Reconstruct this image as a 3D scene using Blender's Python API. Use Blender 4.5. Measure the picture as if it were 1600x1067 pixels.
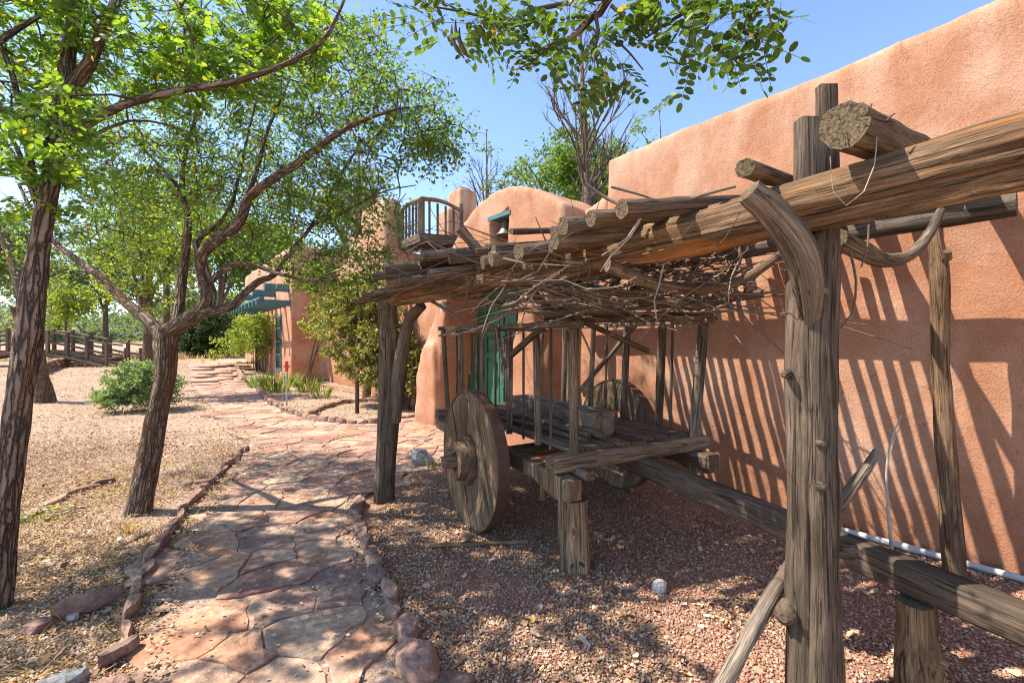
import bpy, bmesh, math, random
import numpy as np
from mathutils import Vector, Matrix, noise as mn

random.seed(7)
RNG = np.random.default_rng(7)
for o in list(bpy.data.objects): bpy.data.objects.remove(o)
SC = bpy.context.scene
COL = SC.collection

# ------------------------------------------------------------------ camera, sky, sun, exposure
F = 1600 * 16.0 / 36.0
CAMZ = 1.55
cam_d = bpy.data.cameras.new('camera'); cam_d.lens = 16.0; cam_d.sensor_width = 36.0
cam_d.clip_start = 0.05; cam_d.clip_end = 2000
cam = bpy.data.objects.new('camera', cam_d); COL.objects.link(cam)
cam.location = (0, 0, CAMZ); cam.rotation_euler = (math.radians(90), 0, 0)
SC.camera = cam

SUN = Vector((-1.256, -0.06, 1.72)).normalized()
SUN_EL = math.asin(SUN.z); SUN_AZ = math.atan2(SUN.x, SUN.y)
w = bpy.data.worlds.new('World'); SC.world = w; w.use_nodes = True
wn = w.node_tree.nodes; wl = w.node_tree.links
sky = wn.new('ShaderNodeTexSky'); sky.sky_type = 'NISHITA'; sky.sun_disc = False
sky.sun_elevation = SUN_EL; sky.sun_rotation = SUN_AZ
sky.altitude = 2000; sky.air_density = 1.0; sky.dust_density = 0.9; sky.ozone_density = 1.15
bg = wn['Background']; bg.inputs['Strength'].default_value = 0.15
wl.new(sky.outputs[0], bg.inputs['Color'])
sd = bpy.data.lights.new('sun', 'SUN'); sd.energy = 4.0; sd.angle = math.radians(0.5); sd.color = (1, 0.93, 0.82)
so = bpy.data.objects.new('sun', sd); COL.objects.link(so)
so.rotation_euler = SUN.to_track_quat('Z', 'Y').to_euler(); so.location = SUN * 30
SC.view_settings.view_transform = 'Standard'; SC.view_settings.look = 'None'
SC.view_settings.gamma = 1; SC.view_settings.use_curve_mapping = False
SC.view_settings.exposure = 1.34
cy = SC.cycles
cy.max_bounces = 7; cy.diffuse_bounces = 4; cy.glossy_bounces = 2; cy.transmission_bounces = 4
cy.transparent_max_bounces = 6; cy.caustics_reflective = False; cy.caustics_refractive = False
cy.use_denoising = True; cy.filter_width = 1.1
try:
    cy.denoiser = 'OPENIMAGEDENOISE'; cy.denoising_prefilter = 'ACCURATE'
except Exception: pass

# ------------------------------------------------------------------ frames of reference
def at(x, y, d):                       # a point d metres away, seen at photo pixel x, y
    return Vector(((x - 800) / F * d, d, CAMZ + (534 - y) * d / F))
def sm(t):
    t = max(0.0, min(1.0, t)); return t * t * (3 - 2 * t)
def gh(x, y):                          # height of the ground
    r = math.hypot(x, y)
    h = 0.5 * sm((y - 13) / 6) * sm((-x - 9) / 6) + 3.3 * sm((y - 32) / 45)
    h += 0.012 * mn.noise(Vector((x * .9, y * .9, 3)))
    if r > 20: h += 0.25 * sm((r - 20) / 30) * mn.noise(Vector((x * .12, y * .12, 7)))
    return h
def gp(x, y):                          # ground point seen at pixel x, y
    d = CAMZ * F / (y - 534)
    for _ in range(6):
        X = (x - 800) / F * d
        d = (CAMZ - gh(X, d)) * F / (y - 534)
    return Vector(((x - 800) / F * d, d, gh((x - 800) / F * d, d)))
P0 = Vector((3.34, 2.97, 0)); UU = Vector((-.62, .785, 0)).normalized(); NN = Vector((-.785, -.62, 0)).normalized()
def W(u, n, z=0): return P0 + UU * u + NN * n + Vector((0, 0, z))
LL = Vector((.92, .39, 0)).normalized()         # run of the roof poles
K0 = Vector((.30, 3.1, 0)); KL = Vector((.877, .48, 0)).normalized(); KM = Vector((-.48, .877, 0)).normalized()
def K(a, m, z=0): return K0 + KL * a + KM * m + Vector((0, 0, z))

# ------------------------------------------------------------------ object helpers
def link(o, parent=None):
    COL.objects.link(o)
    if parent is not None: o.parent = parent
    return o
def tag(o, label=None, cat=None, group=None, kind=None):
    if label: o['label'] = label
    if cat: o['category'] = cat
    if group: o['group'] = group
    if kind: o['kind'] = kind
    return o
def thing(name, label, cat, group=None):
    o = bpy.data.objects.new(name, None); o.empty_display_size = .1
    link(o); return tag(o, label, cat, group)
def newmesh(name, verts, faces, mats, smooth=True, gc=None, mi=None):
    me = bpy.data.meshes.new(name)
    me.from_pydata([tuple(v) for v in verts], [], faces)
    for m in (mats if isinstance(mats, (list, tuple)) else [mats]): me.materials.append(m)
    if smooth: me.polygons.foreach_set('use_smooth', [True] * len(me.polygons))
    if mi is not None: me.polygons.foreach_set('material_index', mi)
    if gc is not None:
        a = me.attributes.new('gc', 'FLOAT_VECTOR', 'POINT')
        a.data.foreach_set('vector', np.asarray(gc, dtype=np.float32).ravel())
    me.update(); return me
def mobj(name, me, parent=None): return link(bpy.data.objects.new(name, me), parent)

class MB:                              # collects swept shapes, builds them as ONE mesh
    def __init__(s): s.v = []; s.f = []; s.g = []; s.m = []; s.seed = random.random() * 50
    def sweep(s, pts, sec, amp=0.0, step=.12, cap=True, grain=1.0, twist=0.0, up=None, capmat=1, groove=0.0, splits=0):
        """pts: list of (Vector, scale) ; sec: list of 2d offsets of the cross-section"""
        P = [Vector(p) for p, _ in pts]; R = [r for _, r in pts]
        # resample with catmull-rom
        Q = []; RR = []
        for i in range(len(P) - 1):
            p0 = P[i - 1] if i else P[i] * 2 - P[i + 1]; p1 = P[i]; p2 = P[i + 1]
            p3 = P[i + 2] if i + 2 < len(P) else P[i + 1] * 2 - P[i]
            n = max(1, int((p2 - p1).length / step))
            for k in range(n):
                t = k / n
                q = .5 * ((2 * p1) + (p2 - p0) * t + (2 * p0 - 5 * p1 + 4 * p2 - p3) * t * t + (3 * p1 - p0 - 3 * p2 + p3) * t ** 3)
                Q.append(q); RR.append(R[i] + (R[i + 1] - R[i]) * t)
        Q.append(P[-1]); RR.append(R[-1])
        n = len(Q); ns = len(sec)
        T = [(Q[min(i + 1, n - 1)] - Q[max(i - 1, 0)]).normalized() for i in range(n)]
        ref = up if up is not None else (Vector((0, 0, 1)) if abs(T[0].z) < .8 else Vector((0, 1, 0)))
        SPL = [(random.uniform(-math.pi, math.pi), random.uniform(.10, .26), random.uniform(0, 50)) for _ in range(splits)]
        X = T[0].cross(ref).normalized(); L = 0.0; base = len(s.v); sd = s.seed + len(s.v) * .013
        for i in range(n):
            if i: L += (Q[i] - Q[i - 1]).length
            X = (X - T[i] * X.dot(T[i])).normalized(); Y = X.cross(T[i]).normalized()
            for k, (a, b) in enumerate(sec):
                r = RR[i]
                if amp or groove:
                    th = math.atan2(b, a)
                    q = Vector((a * 1.6 + sd, b * 1.6, L * 1.1 / max(r, .01) * .25 + sd))
                    r *= 1 + amp * mn.noise(q) * 1.6 + groove * mn.noise(Vector((a * 9, b * 9, L * 1.5 + sd)))
                for (t0, dp, ph) in SPL:
                    dth = (math.atan2(b, a) - t0 - .5 * mn.noise(Vector((L * .9, ph, 0))) + math.pi) % (2 * math.pi) - math.pi
                    if abs(dth) < .4: r *= 1 - dp * math.exp(-(dth / .10) ** 2) * max(0, min(1, .55 + 1.6 * mn.noise(Vector((L * .7, ph, 5)))))
                s.v.append(Q[i] + (X * a + Y * b) * r)
                s.g.append((a * RR[i], b * RR[i], L + sd))
        for i in range(n - 1):
            for k in range(ns):
                k2 = (k + 1) % ns
                s.f.append((base + i * ns + k, base + i * ns + k2, base + (i + 1) * ns + k2, base + (i + 1) * ns + k)); s.m.append(0)
        if cap:
            for ring, rev in ((0, False), (n - 1, True)):
                ids = [base + ring * ns + k for k in range(ns)]
                c = sum((s.v[i] for i in ids), Vector()) / ns
                off = T[ring] * (-.004 if ring else .004)
                st = len(s.v)
                for i in ids:                      # own verts so the rim stays sharp
                    s.v.append(s.v[i].copy()); s.g.append(s.g[i])
                ci = len(s.v); s.v.append(c + off); s.g.append((0, 0, s.g[ids[0]][2]))
                for k in range(ns):
                    a, b = st + k, st + (k + 1) % ns
                    s.f.append((a, b, ci) if rev else (b, a, ci)); s.m.append(capmat)
        return s
    def tube(s, pts, seg=10, **kw):
        return s.sweep(pts, [(math.cos(2 * math.pi * k / seg), math.sin(2 * math.pi * k / seg)) for k in range(seg)], **kw)
    def beam(s, p0, p1, wd, ht, **kw):   # hewn timber: chamfered rectangle
        a, b = wd / 2, ht / 2; c = min(a, b) * .22
        sec = [(a - c, -b), (a, -b + c), (a, b - c), (a - c, b), (-a + c, b), (-a, b - c), (-a, -b + c), (-a + c, -b)]
        kw.setdefault('amp', .04); kw.setdefault('step', .15)
        return s.sweep([(p0, 1), (p1, 1)], sec, **kw)
    def poly(s, pts2, frame, th):        # extruded polygon; frame = (origin, ex, ey, ez)
        o, ex, ey, ez = frame; b = len(s.v); n = len(pts2)
        for z in (0, th):
            for (x, y) in pts2:
                s.v.append(o + ex * x + ey * y + ez * z); s.g.append((x, z, y + s.seed))
        s.f.append(tuple(b + n + k for k in range(n))); s.m.append(0)
        s.f.append(tuple(b + n - 1 - k for k in range(n))); s.m.append(0)
        for k in range(n):
            k2 = (k + 1) % n
            s.f.append((b + k, b + k2, b + n + k2, b + n + k)); s.m.append(0)
        return s
    def box(s, c, ex, ey, ez, sx, sy, sz):
        o = c - ex * sx / 2 - ey * sy / 2 - ez * sz / 2
        return s.poly([(0, 0), (sx, 0), (sx, sy), (0, sy)], (o, ex, ey, ez), sz)
    def build(s, name, mats, parent=None, smooth=True, label=None, kind=None):
        if not isinstance(mats, (list, tuple)): mats = [mats, mats]
        me = newmesh(name, s.v, s.f, mats, smooth, s.g, s.m)
        bm = bmesh.new(); bm.from_mesh(me); bmesh.ops.recalc_face_normals(bm, faces=bm.faces)
        bm.to_mesh(me); bm.free()
        o = mobj(name, me, parent)
        if label: o['label'] = label
        if kind: o['kind'] = kind
        return o
def log(p0, p1, r0, r1=None, bend=0.0, amp=.10, seg=10, mats=None, name='log', parent=None, groove=.03, step=.1, label=None):
    r1 = r0 if r1 is None else r1
    mid = (p0 + p1) / 2 + Vector((random.uniform(-1, 1), random.uniform(-1, 1), random.uniform(-1, 1))) * bend
    m = MB(); m.tube([(p0, r0), (mid, (r0 + r1) / 2), (p1, r1)], seg=seg, amp=amp, step=step, groove=groove)
    return m.build(name, mats, parent, label=label)

# ------------------------------------------------------------------ materials
def nt(name):
    m = bpy.data.materials.new(name); m.use_nodes = True
    t = m.node_tree; return m, t, t.nodes['Principled BSDF']
def N(t, typ, **kw):
    n = t.nodes.new(typ)
    for k, v in kw.items():
        if k in ('operation', 'blend_type', 'data_type', 'feature', 'attribute_name', 'noise_dimensions', 'distance', 'interpolation_type', 'wave_type', 'bands_direction'): setattr(n, k, v)
        else: n.inputs[k.replace('_', ' ')].default_value = v
    return n
def ramp(t, src, stops, interp='LINEAR'):
    r = t.nodes.new('ShaderNodeValToRGB'); r.color_ramp.interpolation = interp
    e = r.color_ramp.elements
    while len(e) < len(stops): e.new(.5)
    for i, (p, c) in enumerate(stops):
        e[i].position = p; e[i].color = (c[0], c[1], c[2], 1) if not isinstance(c, (int, float)) else (c, c, c, 1)
    t.links.new(src, r.inputs[0]); return r.outputs[0]
def mix(t, fac, a, b, typ='MIX'):
    m = t.nodes.new('ShaderNodeMix'); m.data_type = 'RGBA'; m.blend_type = typ
    for sock, v in ((m.inputs[0], fac), (m.inputs[6], a), (m.inputs[7], b)):
        if isinstance(v, (int, float)): sock.default_value = v
        elif isinstance(v, tuple): sock.default_value = (v[0], v[1], v[2], 1)
        else: t.links.new(v, sock)
    return m.outputs[2]
def bump(t, bsdf, h, strength=.5, dist=.01, prev=None):
    b = t.nodes.new('ShaderNodeBump'); b.inputs['Strength'].default_value = strength; b.inputs['Distance'].default_value = dist
    t.links.new(h, b.inputs['Height'])
    if prev is not None: t.links.new(prev, b.inputs['Normal'])
    if bsdf is not None: t.links.new(b.outputs[0], bsdf.inputs['Normal'])
    return b.outputs[0]
def math_(t, op, a, b=None):
    m = t.nodes.new('ShaderNodeMath'); m.operation = op
    for s_, v in ((m.inputs[0], a), (m.inputs[1], b)):
        if v is None: continue
        if isinstance(v, (int, float)): s_.default_value = v
        else: t.links.new(v, s_)
    return m.outputs[0]
def noise_(t, vec, scale, detail=4, rough=.6, dist=0.0):
    n = t.nodes.new('ShaderNodeTexNoise'); n.inputs['Scale'].default_value = scale; n.inputs['Detail'].default_value = detail
    n.inputs['Roughness'].default_value = rough; n.inputs['Distortion'].default_value = dist
    if vec is not None: t.links.new(vec, n.inputs['Vector'])
    return n.outputs['Fac']
def mapping(t, vec, scale):
    m = t.nodes.new('ShaderNodeMapping'); m.inputs['Scale'].default_value = scale
    t.links.new(vec, m.inputs['Vector']); return m.outputs[0]
def position(t): return t.nodes.new('ShaderNodeNewGeometry').outputs['Position']
def grain_vec(t):
    a = t.nodes.new('ShaderNodeAttribute'); a.attribute_name = 'gc'
    oi = t.nodes.new('ShaderNodeObjectInfo')
    v = t.nodes.new('ShaderNodeVectorMath'); v.operation = 'ADD'
    s = math_(t, 'MULTIPLY', oi.outputs['Random'], 23.0)
    c = t.nodes.new('ShaderNodeCombineXYZ'); t.links.new(s, c.inputs[2])
    t.links.new(a.outputs['Vector'], v.inputs[0]); t.links.new(c.outputs[0], v.inputs[1])
    return v.outputs[0], oi.outputs['Random'], a.outputs['Vector']
def wood(name, dark, mid, light, accent=None, acc=.35, crack=1.0, fine=70, rough=.85):
    m, t, b = nt(name); v, rnd, raw = grain_vec(t)
    g1 = noise_(t, mapping(t, v, (1, 1, .05)), fine * 1.9, 7, .78, .3)
    g2 = noise_(t, mapping(t, v, (1, 1, .12)), 9, 4, .6, .6)
    col = ramp(t, g1, [(.32, tuple(x * .75 for x in dark)), (.5, mid), (.66, tuple(x * 1.12 for x in light))])
    pat = ramp(t, g2, [(.45, 0), (.62, 1)])
    g4 = noise_(t, mapping(t, v, (1, 1, .3)), 5, 4, .65, .5); col = mix(t, 1.0, col, mix(t, ramp(t, g4, [(.38, 0), (.62, 1)]), (.62, .58, .55), (1.14, 1.12, 1.10)), 'MULTIPLY')
    col = mix(t, math_(t, 'MULTIPLY', pat, .6), col, tuple(.55 * a + .1 * bb for a, bb in zip(dark, light)))
    if accent:
        g3 = noise_(t, mapping(t, v, (1, 1, .13)), 6, 4, .65, .8)
        col = mix(t, math_(t, 'MULTIPLY', ramp(t, g3, [(1 - acc - .08, 0), (1 - acc + .1, 1)]), .8), col, accent)
    tone = math_(t, 'ADD', math_(t, 'MULTIPLY', rnd, .5), .75)
    tc = t.nodes.new('ShaderNodeCombineColor')
    for i in range(3): t.links.new(tone, tc.inputs[i])
    col = mix(t, 1.0, col, tc.outputs[0], 'MULTIPLY')
    hue = mix(t, math_(t, 'FRACT', math_(t, 'MULTIPLY', rnd, 5.7)), (1.10, .96, .80), (.98, .96, .93))
    col = mix(t, 1.0, col, hue, 'MULTIPLY')
    kv = t.nodes.new('ShaderNodeTexVoronoi'); kv.inputs['Scale'].default_value = 6.5; t.links.new(mapping(t, v, (1, 1, .55)), kv.inputs['Vector'])
    kr = math_(t, 'SINE', math_(t, 'MULTIPLY', kv.outputs['Distance'], 120))
    kn = ramp(t, kv.outputs['Distance'], [(.06, 1), (.14, 0)])
    col = mix(t, math_(t, 'MULTIPLY', kn, math_(t, 'ADD', .55, math_(t, 'MULTIPLY', kr, .3))), col, tuple(x * .45 for x in dark))
    cn = noise_(t, mapping(t, v, (1, 1, .022)), 13, 2, .45, .25)
    msk = noise_(t, mapping(t, v, (1, 1, .25)), 7, 2, .5)
    cr = math_(t, 'ADD', math_(t, 'ABSOLUTE', math_(t, 'SUBTRACT', cn, .5)), math_(t, 'MULTIPLY', math_(t, 'MAXIMUM', math_(t, 'SUBTRACT', msk, .50), 0.0), .25))
    crk = ramp(t, cr, [(0.0, 0), (.014 * crack, 1)])
    cn2 = noise_(t, mapping(t, v, (1, 1, .025)), 42, 2, .5, .2)
    crk2 = ramp(t, math_(t, 'ABSOLUTE', math_(t, 'SUBTRACT', cn2, .54)), [(0.0, .3), (.016 * crack, 1)])
    ck = math_(t, 'MULTIPLY', crk, crk2)
    col = mix(t, math_(t, 'MULTIPLY', math_(t, 'SUBTRACT', 1.0, ck), .85), col, (.02, .014, .010))
    t.links.new(col, b.inputs['Base Color']); b.inputs['Roughness'].default_value = rough
    b.inputs['Specular IOR Level'].default_value = .2
    n1 = bump(t, None, ck, .9, .012)
    bump(t, b, g1, 1.0, .008, n1); return m
def endgrain(name, dark, light):
    m, t, b = nt(name); v, rnd, raw = grain_vec(t)
    xy = mapping(t, raw, (1, 1, 0))
    ln = t.nodes.new('ShaderNodeVectorMath'); ln.operation = 'LENGTH'; t.links.new(xy, ln.inputs[0])
    nz = noise_(t, v, 30, 4, .7)
    rr = math_(t, 'SINE', math_(t, 'ADD', math_(t, 'MULTIPLY', ln.outputs['Value'], 330), math_(t, 'MULTIPLY', nz, 9)))
    col = mix(t, math_(t, 'MULTIPLY', math_(t, 'ADD', rr, 1), .24), light, dark)
    at_ = t.nodes.new('ShaderNodeSeparateXYZ'); t.links.new(raw, at_.inputs[0])
    an = math_(t, 'ARCTAN2', at_.outputs[0], at_.outputs[1])
    cc = t.nodes.new('ShaderNodeCombineXYZ'); t.links.new(math_(t, 'MULTIPLY', an, 2.2), cc.inputs[0]); t.links.new(math_(t, 'MULTIPLY', ln.outputs['Value'], 7), cc.inputs[1]); t.links.new(rnd, cc.inputs[2])
    rc = noise_(t, cc.outputs[0], 2.2, 2, .6)
    ck = ramp(t, math_(t, 'ABSOLUTE', math_(t, 'SUBTRACT', rc, .5)), [(0, 0), (.016, 1)])
    col = mix(t, math_(t, 'MULTIPLY', math_(t, 'SUBTRACT', 1.0, ck), .8), col, (.015, .011, .008))
    b2 = noise_(t, v, 60, 3, .7); col = mix(t, ramp(t, b2, [(.50, 0), (.68, .7)]), col, tuple(x * .4 for x in dark))
    t.links.new(col, b.inputs['Base Color']); b.inputs['Roughness'].default_value = .95
    b.inputs['Specular IOR Level'].default_value = .1
    bump(t, b, nz, .6, .01, bump(t, None, ck, 1, .012)); return m
def bark(name, dark, light, orange=None, sc=14):
    m, t, b = nt(name); v, rnd, raw = grain_vec(t)
    vo = t.nodes.new('ShaderNodeTexVoronoi'); vo.feature = 'DISTANCE_TO_EDGE'; vo.inputs['Scale'].default_value = sc
    nn = noise_(t, mapping(t, v, (1, 1, .25)), 12, 4, .7)
    mv = t.nodes.new('ShaderNodeVectorMath'); mv.operation = 'ADD'
    cc = t.nodes.new('ShaderNodeCombineXYZ'); k = math_(t, 'MULTIPLY', nn, .10)
    for i in range(2): t.links.new(k, cc.inputs[i])
    t.links.new(mapping(t, v, (1, 1, .11)), mv.inputs[0]); t.links.new(cc.outputs[0], mv.inputs[1]); t.links.new(mv.outputs[0], vo.inputs['Vector'])
    r = noise_(t, mapping(t, v, (1, 1, .12)), 45, 5, .7)
    h = math_(t, 'ADD', ramp(t, vo.outputs['Distance'], [(0, 0), (.25, 1)]), math_(t, 'MULTIPLY', r, .6))
    col = ramp(t, h, [(.25, tuple(x * .5 for x in dark)), (.6, dark), (1.15 / 1.2, light)])
    if orange:
        g3 = noise_(t, mapping(t, v, (1, 1, .2)), 6, 3, .6); col = mix(t, ramp(t, g3, [(.56, 0), (.68, .7)]), col, orange)
    t.links.new(col, b.inputs['Base Color']); b.inputs['Roughness'].default_value = .95; b.inputs['Specular IOR Level'].default_value = .1
    bump(t, b, h, 1.0, .022); return m
def simple(name, col, rough=.8, var=.2, sc=8, bm_=.2, metal=0.0, spec=.3):
    m, t, b = nt(name); p = position(t); n = noise_(t, p, sc, 5, .65)
    c = mix(t, n, tuple(x * (1 - var) for x in col), tuple(min(1, x * (1 + var)) for x in col))
    t.links.new(c, b.inputs['Base Color']); b.inputs['Roughness'].default_value = rough; b.inputs['Metallic'].default_value = metal
    b.inputs['Specular IOR Level'].default_value = spec
    bump(t, b, n, bm_, .01); return m
def stucco(name, a, bcol, pale):
    m, t, b = nt(name); p = position(t)
    big = noise_(t, p, .9, 4, .6, .6); mid_ = noise_(t, p, 5, 5, .65, .3)
    fine = noise_(t, p, 85, 4, .7); vf = noise_(t, p, 240, 2, .6)
    col = mix(t, ramp(t, mid_, [(.35, 0), (.65, 1)]), a, bcol)
    col = mix(t, math_(t, 'MULTIPLY', ramp(t, big, [(.47, 0), (.64, 1)]), .6), col, pale)
    # bleaching and drip marks below the parapet
    sp = t.nodes.new('ShaderNodeSeparateXYZ'); t.links.new(p, sp.inputs[0])
    dr = noise_(t, mapping(t, p, (1, 1, .25)), 3.2, 4, .7)
    top = math_(t, 'MULTIPLY', ramp(t, math_(t, 'MULTIPLY', sp.outputs[2], .2), [(.58, 0), (.78, 1)]), ramp(t, dr, [(.42, 0), (.62, 1)]))
    col = mix(t, math_(t, 'MULTIPLY', top, .75), col, pale)
    lo = math_(t, 'MULTIPLY', ramp(t, sp.outputs[2], [(0, 1), (.35, 0)]), .5)
    col = mix(t, lo, col, tuple(x * .75 for x in a))
    pit = ramp(t, fine, [(.34, .58), (.46, .95), (.62, 1.10)])
    pc = t.nodes.new('ShaderNodeCombineColor')
    for i in range(3): t.links.new(pit, pc.inputs[i])
    col = mix(t, .8, col, pc.outputs[0], 'MULTIPLY')
    ck = noise_(t, p, 1.3, 3, .5, .9)
    ckr = ramp(t, math_(t, 'ABSOLUTE', math_(t, 'SUBTRACT', ck, .5)), [(0, .0), (.0035, 1)])
    ckm = ramp(t, noise_(t, p, .8, 2), [(.52, 0), (.6, 1)])
    col = mix(t, math_(t, 'MULTIPLY', math_(t, 'MULTIPLY', math_(t, 'SUBTRACT', 1.0, ckr), ckm), .45), col, tuple(x * .35 for x in a))
    t.links.new(col, b.inputs['Base Color']); b.inputs['Roughness'].default_value = .95; b.inputs['Specular IOR Level'].default_value = .15
    n1 = bump(t, None, mid_, .5, .03); n2 = bump(t, None, fine, .8, .010, n1); bump(t, b, vf, .4, .003, n2); return m
def leafmat(name, a, b_, c, trans=.45, extra=None):
    m, t, b = nt(name); g = t.nodes.new('ShaderNodeNewGeometry'); r = g.outputs['Random Per Island']
    st = [(0, a), (.5, b_), (.9, c)]
    if extra: st = [(0, a), (.45, b_), (.85, c), (.98, c), (.988, extra)]
    oi = t.nodes.new('ShaderNodeObjectInfo')
    rr = math_(t, 'FRACT', math_(t, 'ADD', r, math_(t, 'MULTIPLY', oi.outputs['Random'], 7.3)))
    col = ramp(t, rr, st)
    t.links.new(col, b.inputs['Base Color']); b.inputs['Roughness'].default_value = .5; b.inputs['Specular IOR Level'].default_value = .35
    tr = t.nodes.new('ShaderNodeBsdfTranslucent'); t.links.new(mix(t, 1.0, col, (2.6, 2.3, .8), 'MULTIPLY'), tr.inputs[0])
    mx = t.nodes.new('ShaderNodeMixShader'); mx.inputs[0].default_value = trans
    t.links.new(b.outputs[0], mx.inputs[1]); t.links.new(tr.outputs[0], mx.inputs[2])
    t.links.new(mx.outputs[0], t.nodes['Material Output'].inputs['Surface']); return m
def islandmat(name, stops, rough=.85, interp='CONSTANT', tn=.0):
    m, t, b = nt(name); g = t.nodes.new('ShaderNodeNewGeometry')
    col = ramp(t, g.outputs['Random Per Island'], stops, interp)
    n = noise_(t, g.outputs['Position'], 120, 2); col = mix(t, .35, col, mix(t, n, (0, 0, 0), (1.6, 1.6, 1.6)), 'MULTIPLY')
    t.links.new(col, b.inputs['Base Color']); b.inputs['Roughness'].default_value = rough; b.inputs['Specular IOR Level'].default_value = .04
    return m
def stone(name, cols, sc=3.0, bm_=.6, dust=None):
    m, t, b = nt(name); p = position(t); oi = t.nodes.new('ShaderNodeObjectInfo')
    base = ramp(t, oi.outputs['Random'], [(i / max(1, len(cols) - 1), c) for i, c in enumerate(cols)])
    cz = t.nodes.new('ShaderNodeCombineXYZ'); t.links.new(math_(t, 'MULTIPLY', oi.outputs['Random'], 40), cz.inputs[2])
    vv = t.nodes.new('ShaderNodeVectorMath'); vv.operation = 'ADD'; t.links.new(p, vv.inputs[0]); t.links.new(cz.outputs[0], vv.inputs[1])
    n1 = noise_(t, vv.outputs[0], sc, 6, .68, .5); n2 = noise_(t, vv.outputs[0], sc * 9, 5, .7); n3 = noise_(t, vv.outputs[0], sc * .6, 3, .6, 1.0)
    col = mix(t, ramp(t, n1, [(.35, 0), (.6, 1)]), mix(t, .75, base, (.45, .42, .42), 'MULTIPLY'), base)
    col = mix(t, ramp(t, n3, [(.5, 0), (.62, .65)]), col, cols[-1])
    col = mix(t, .8, col, mix(t, ramp(t, n2, [(.3, 0), (.7, 1)]), (.42, .42, .44), (1.45, 1.43, 1.40)), 'MULTIPLY')
    n5 = noise_(t, vv.outputs[0], sc * 1.1, 4, .7, 1.5); col = mix(t, ramp(t, n5, [(.56, 0), (.66, .55)]), col, (.46, .19, .10))
    if dust:
        n4 = noise_(t, p, 1.7, 5, .7, .4); col = mix(t, ramp(t, n4, [(.50, 0), (.68, .8)]), col, dust)
    t.links.new(col, b.inputs['Base Color']); b.inputs['Roughness'].default_value = .82; b.inputs['Specular IOR Level'].default_value = .25
    bump(t, b, n2, bm_, .008, bump(t, None, n1, bm_, .05)); return m

M = {}
M['grey'] = wood('weathered_grey_wood', (.095, .074, .058), (.21, .166, .130), (.36, .30, .24), accent=(.30, .19, .11), acc=.22)
M['greydark'] = wood('dark_weathered_wood', (.075, .056, .043), (.155, .117, .088), (.26, .20, .155))
M['beam'] = wood('peeled_log_wood', (.085, .052, .032), (.29, .185, .108), (.54, .40, .26), accent=(.50, .19, .05), acc=.42, fine=55)
M['post'] = wood('grey_post_wood', (.095, .077, .063), (.19, .156, .127), (.30, .255, .21), accent=(.38, .21, .09), acc=.2, fine=60)
M['tan'] = wood('tan_wood', (.13, .085, .055), (.28, .19, .12), (.46, .35, .24), accent=(.40, .20, .07), acc=.25, fine=50)
M['pole'] = wood('roof_pole_wood', (.105, .076, .057), (.225, .168, .122), (.38, .30, .22), accent=(.27, .15, .07), acc=.25, fine=80)
M['wheel'] = wood('wheel_plank_wood', (.13, .095, .065), (.27, .205, .145), (.42, .34, .255), accent=(.30, .18, .09), acc=.3, fine=45)
M['end'] = endgrain('log_end_grain', (.06, .045, .028), (.20, .15, .095))
M['twig'] = simple('dry_twig', (.16, .115, .085), .9, .5, 30, .1)
M['twigpale'] = simple('pale_dry_twig', (.36, .30, .24), .9, .4, 30, .1)
M['elmbark'] = bark('elm_bark', (.15, .10, .072), (.28, .205, .15), (.22, .11, .055), 42)
M['locbark'] = bark('locust_bark', (.14, .092, .066), (.28, .20, .15), (.30, .135, .06), 34)
M['barktwig'] = simple('bark_twig', (.085, .055, .04), .9, .4, 20, .1)
M['stucco'] = stucco('adobe_plaster', (.39, .175, .096), (.44, .217, .125), (.56, .35, .245))
M['iron'] = simple('rusty_iron_tyre', (.115, .065, .045), .65, .5, 14, .3, .35)
M['ironhub'] = wood('hub_wood', (.12, .078, .052), (.22, .15, .10), (.32, .235, .17), fine=90, crack=.4)
M['bell'] = simple('old_bell_bronze', (.17, .15, .12), .5, .4, 20, .2, .6)
M['pipe'] = simple('white_plastic_pipe', (.46, .47, .46), .5, .12, 6, .05)
M['red'] = simple('red_paint', (.45, .05, .03), .5, .2, 20, .1)
M['metalpole'] = simple('galvanised_pole', (.42, .41, .38), .5, .2, 20, .1, .3)
M['glass'] = simple('dark_window_glass', (.03, .045, .05), .08, .2, 2, .0, 0, .8)
M['lampglass'] = simple('frosted_lamp_glass', (.62, .62, .58), .25, .1, 10, .0)
M['brick'] = simple('terracotta_brick', (.38, .13, .07), .85, .25, 12, .3)
M['moss'] = simple('mossy_ground_stone', (.3, .24, .18), .9, .3, 6, .5)
def paint(name, c, worn):
    m, t, b = nt(name); p = position(t)
    n = noise_(t, mapping(t, p, (1, 1, .3)), 9, 6, .7); f = noise_(t, p, 70, 3, .7)
    col = mix(t, ramp(t, n, [(.35, 0), (.7, 1)]), c, tuple(min(1, x * 1.5 + .02) for x in c))
    col = mix(t, ramp(t, f, [(.66, 0), (.72, .7)]), col, worn)
    t.links.new(col, b.inputs['Base Color']); b.inputs['Roughness'].default_value = .6
    bump(t, b, n, .35, .008); return m
M['green'] = paint('worn_green_paint', (.016, .082, .042), (.20, .26, .20))
M['teal'] = paint('faded_teal_paint', (.035, .11, .12), (.2, .22, .2))
M['locleaf'] = leafmat('locust_leaf', (.06, .13, .02), (.10, .19, .028), (.17, .26, .04), .52, (.42, .33, .04))
M['elmleaf'] = leafmat('elm_leaf', (.055, .12, .025), (.09, .17, .035), (.155, .24, .05), .5, (.30, .13, .05))
M['yelleaf'] = leafmat('yellow_green_leaf', (.09, .16, .025), (.16, .23, .035), (.24, .29, .05), .45)
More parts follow.
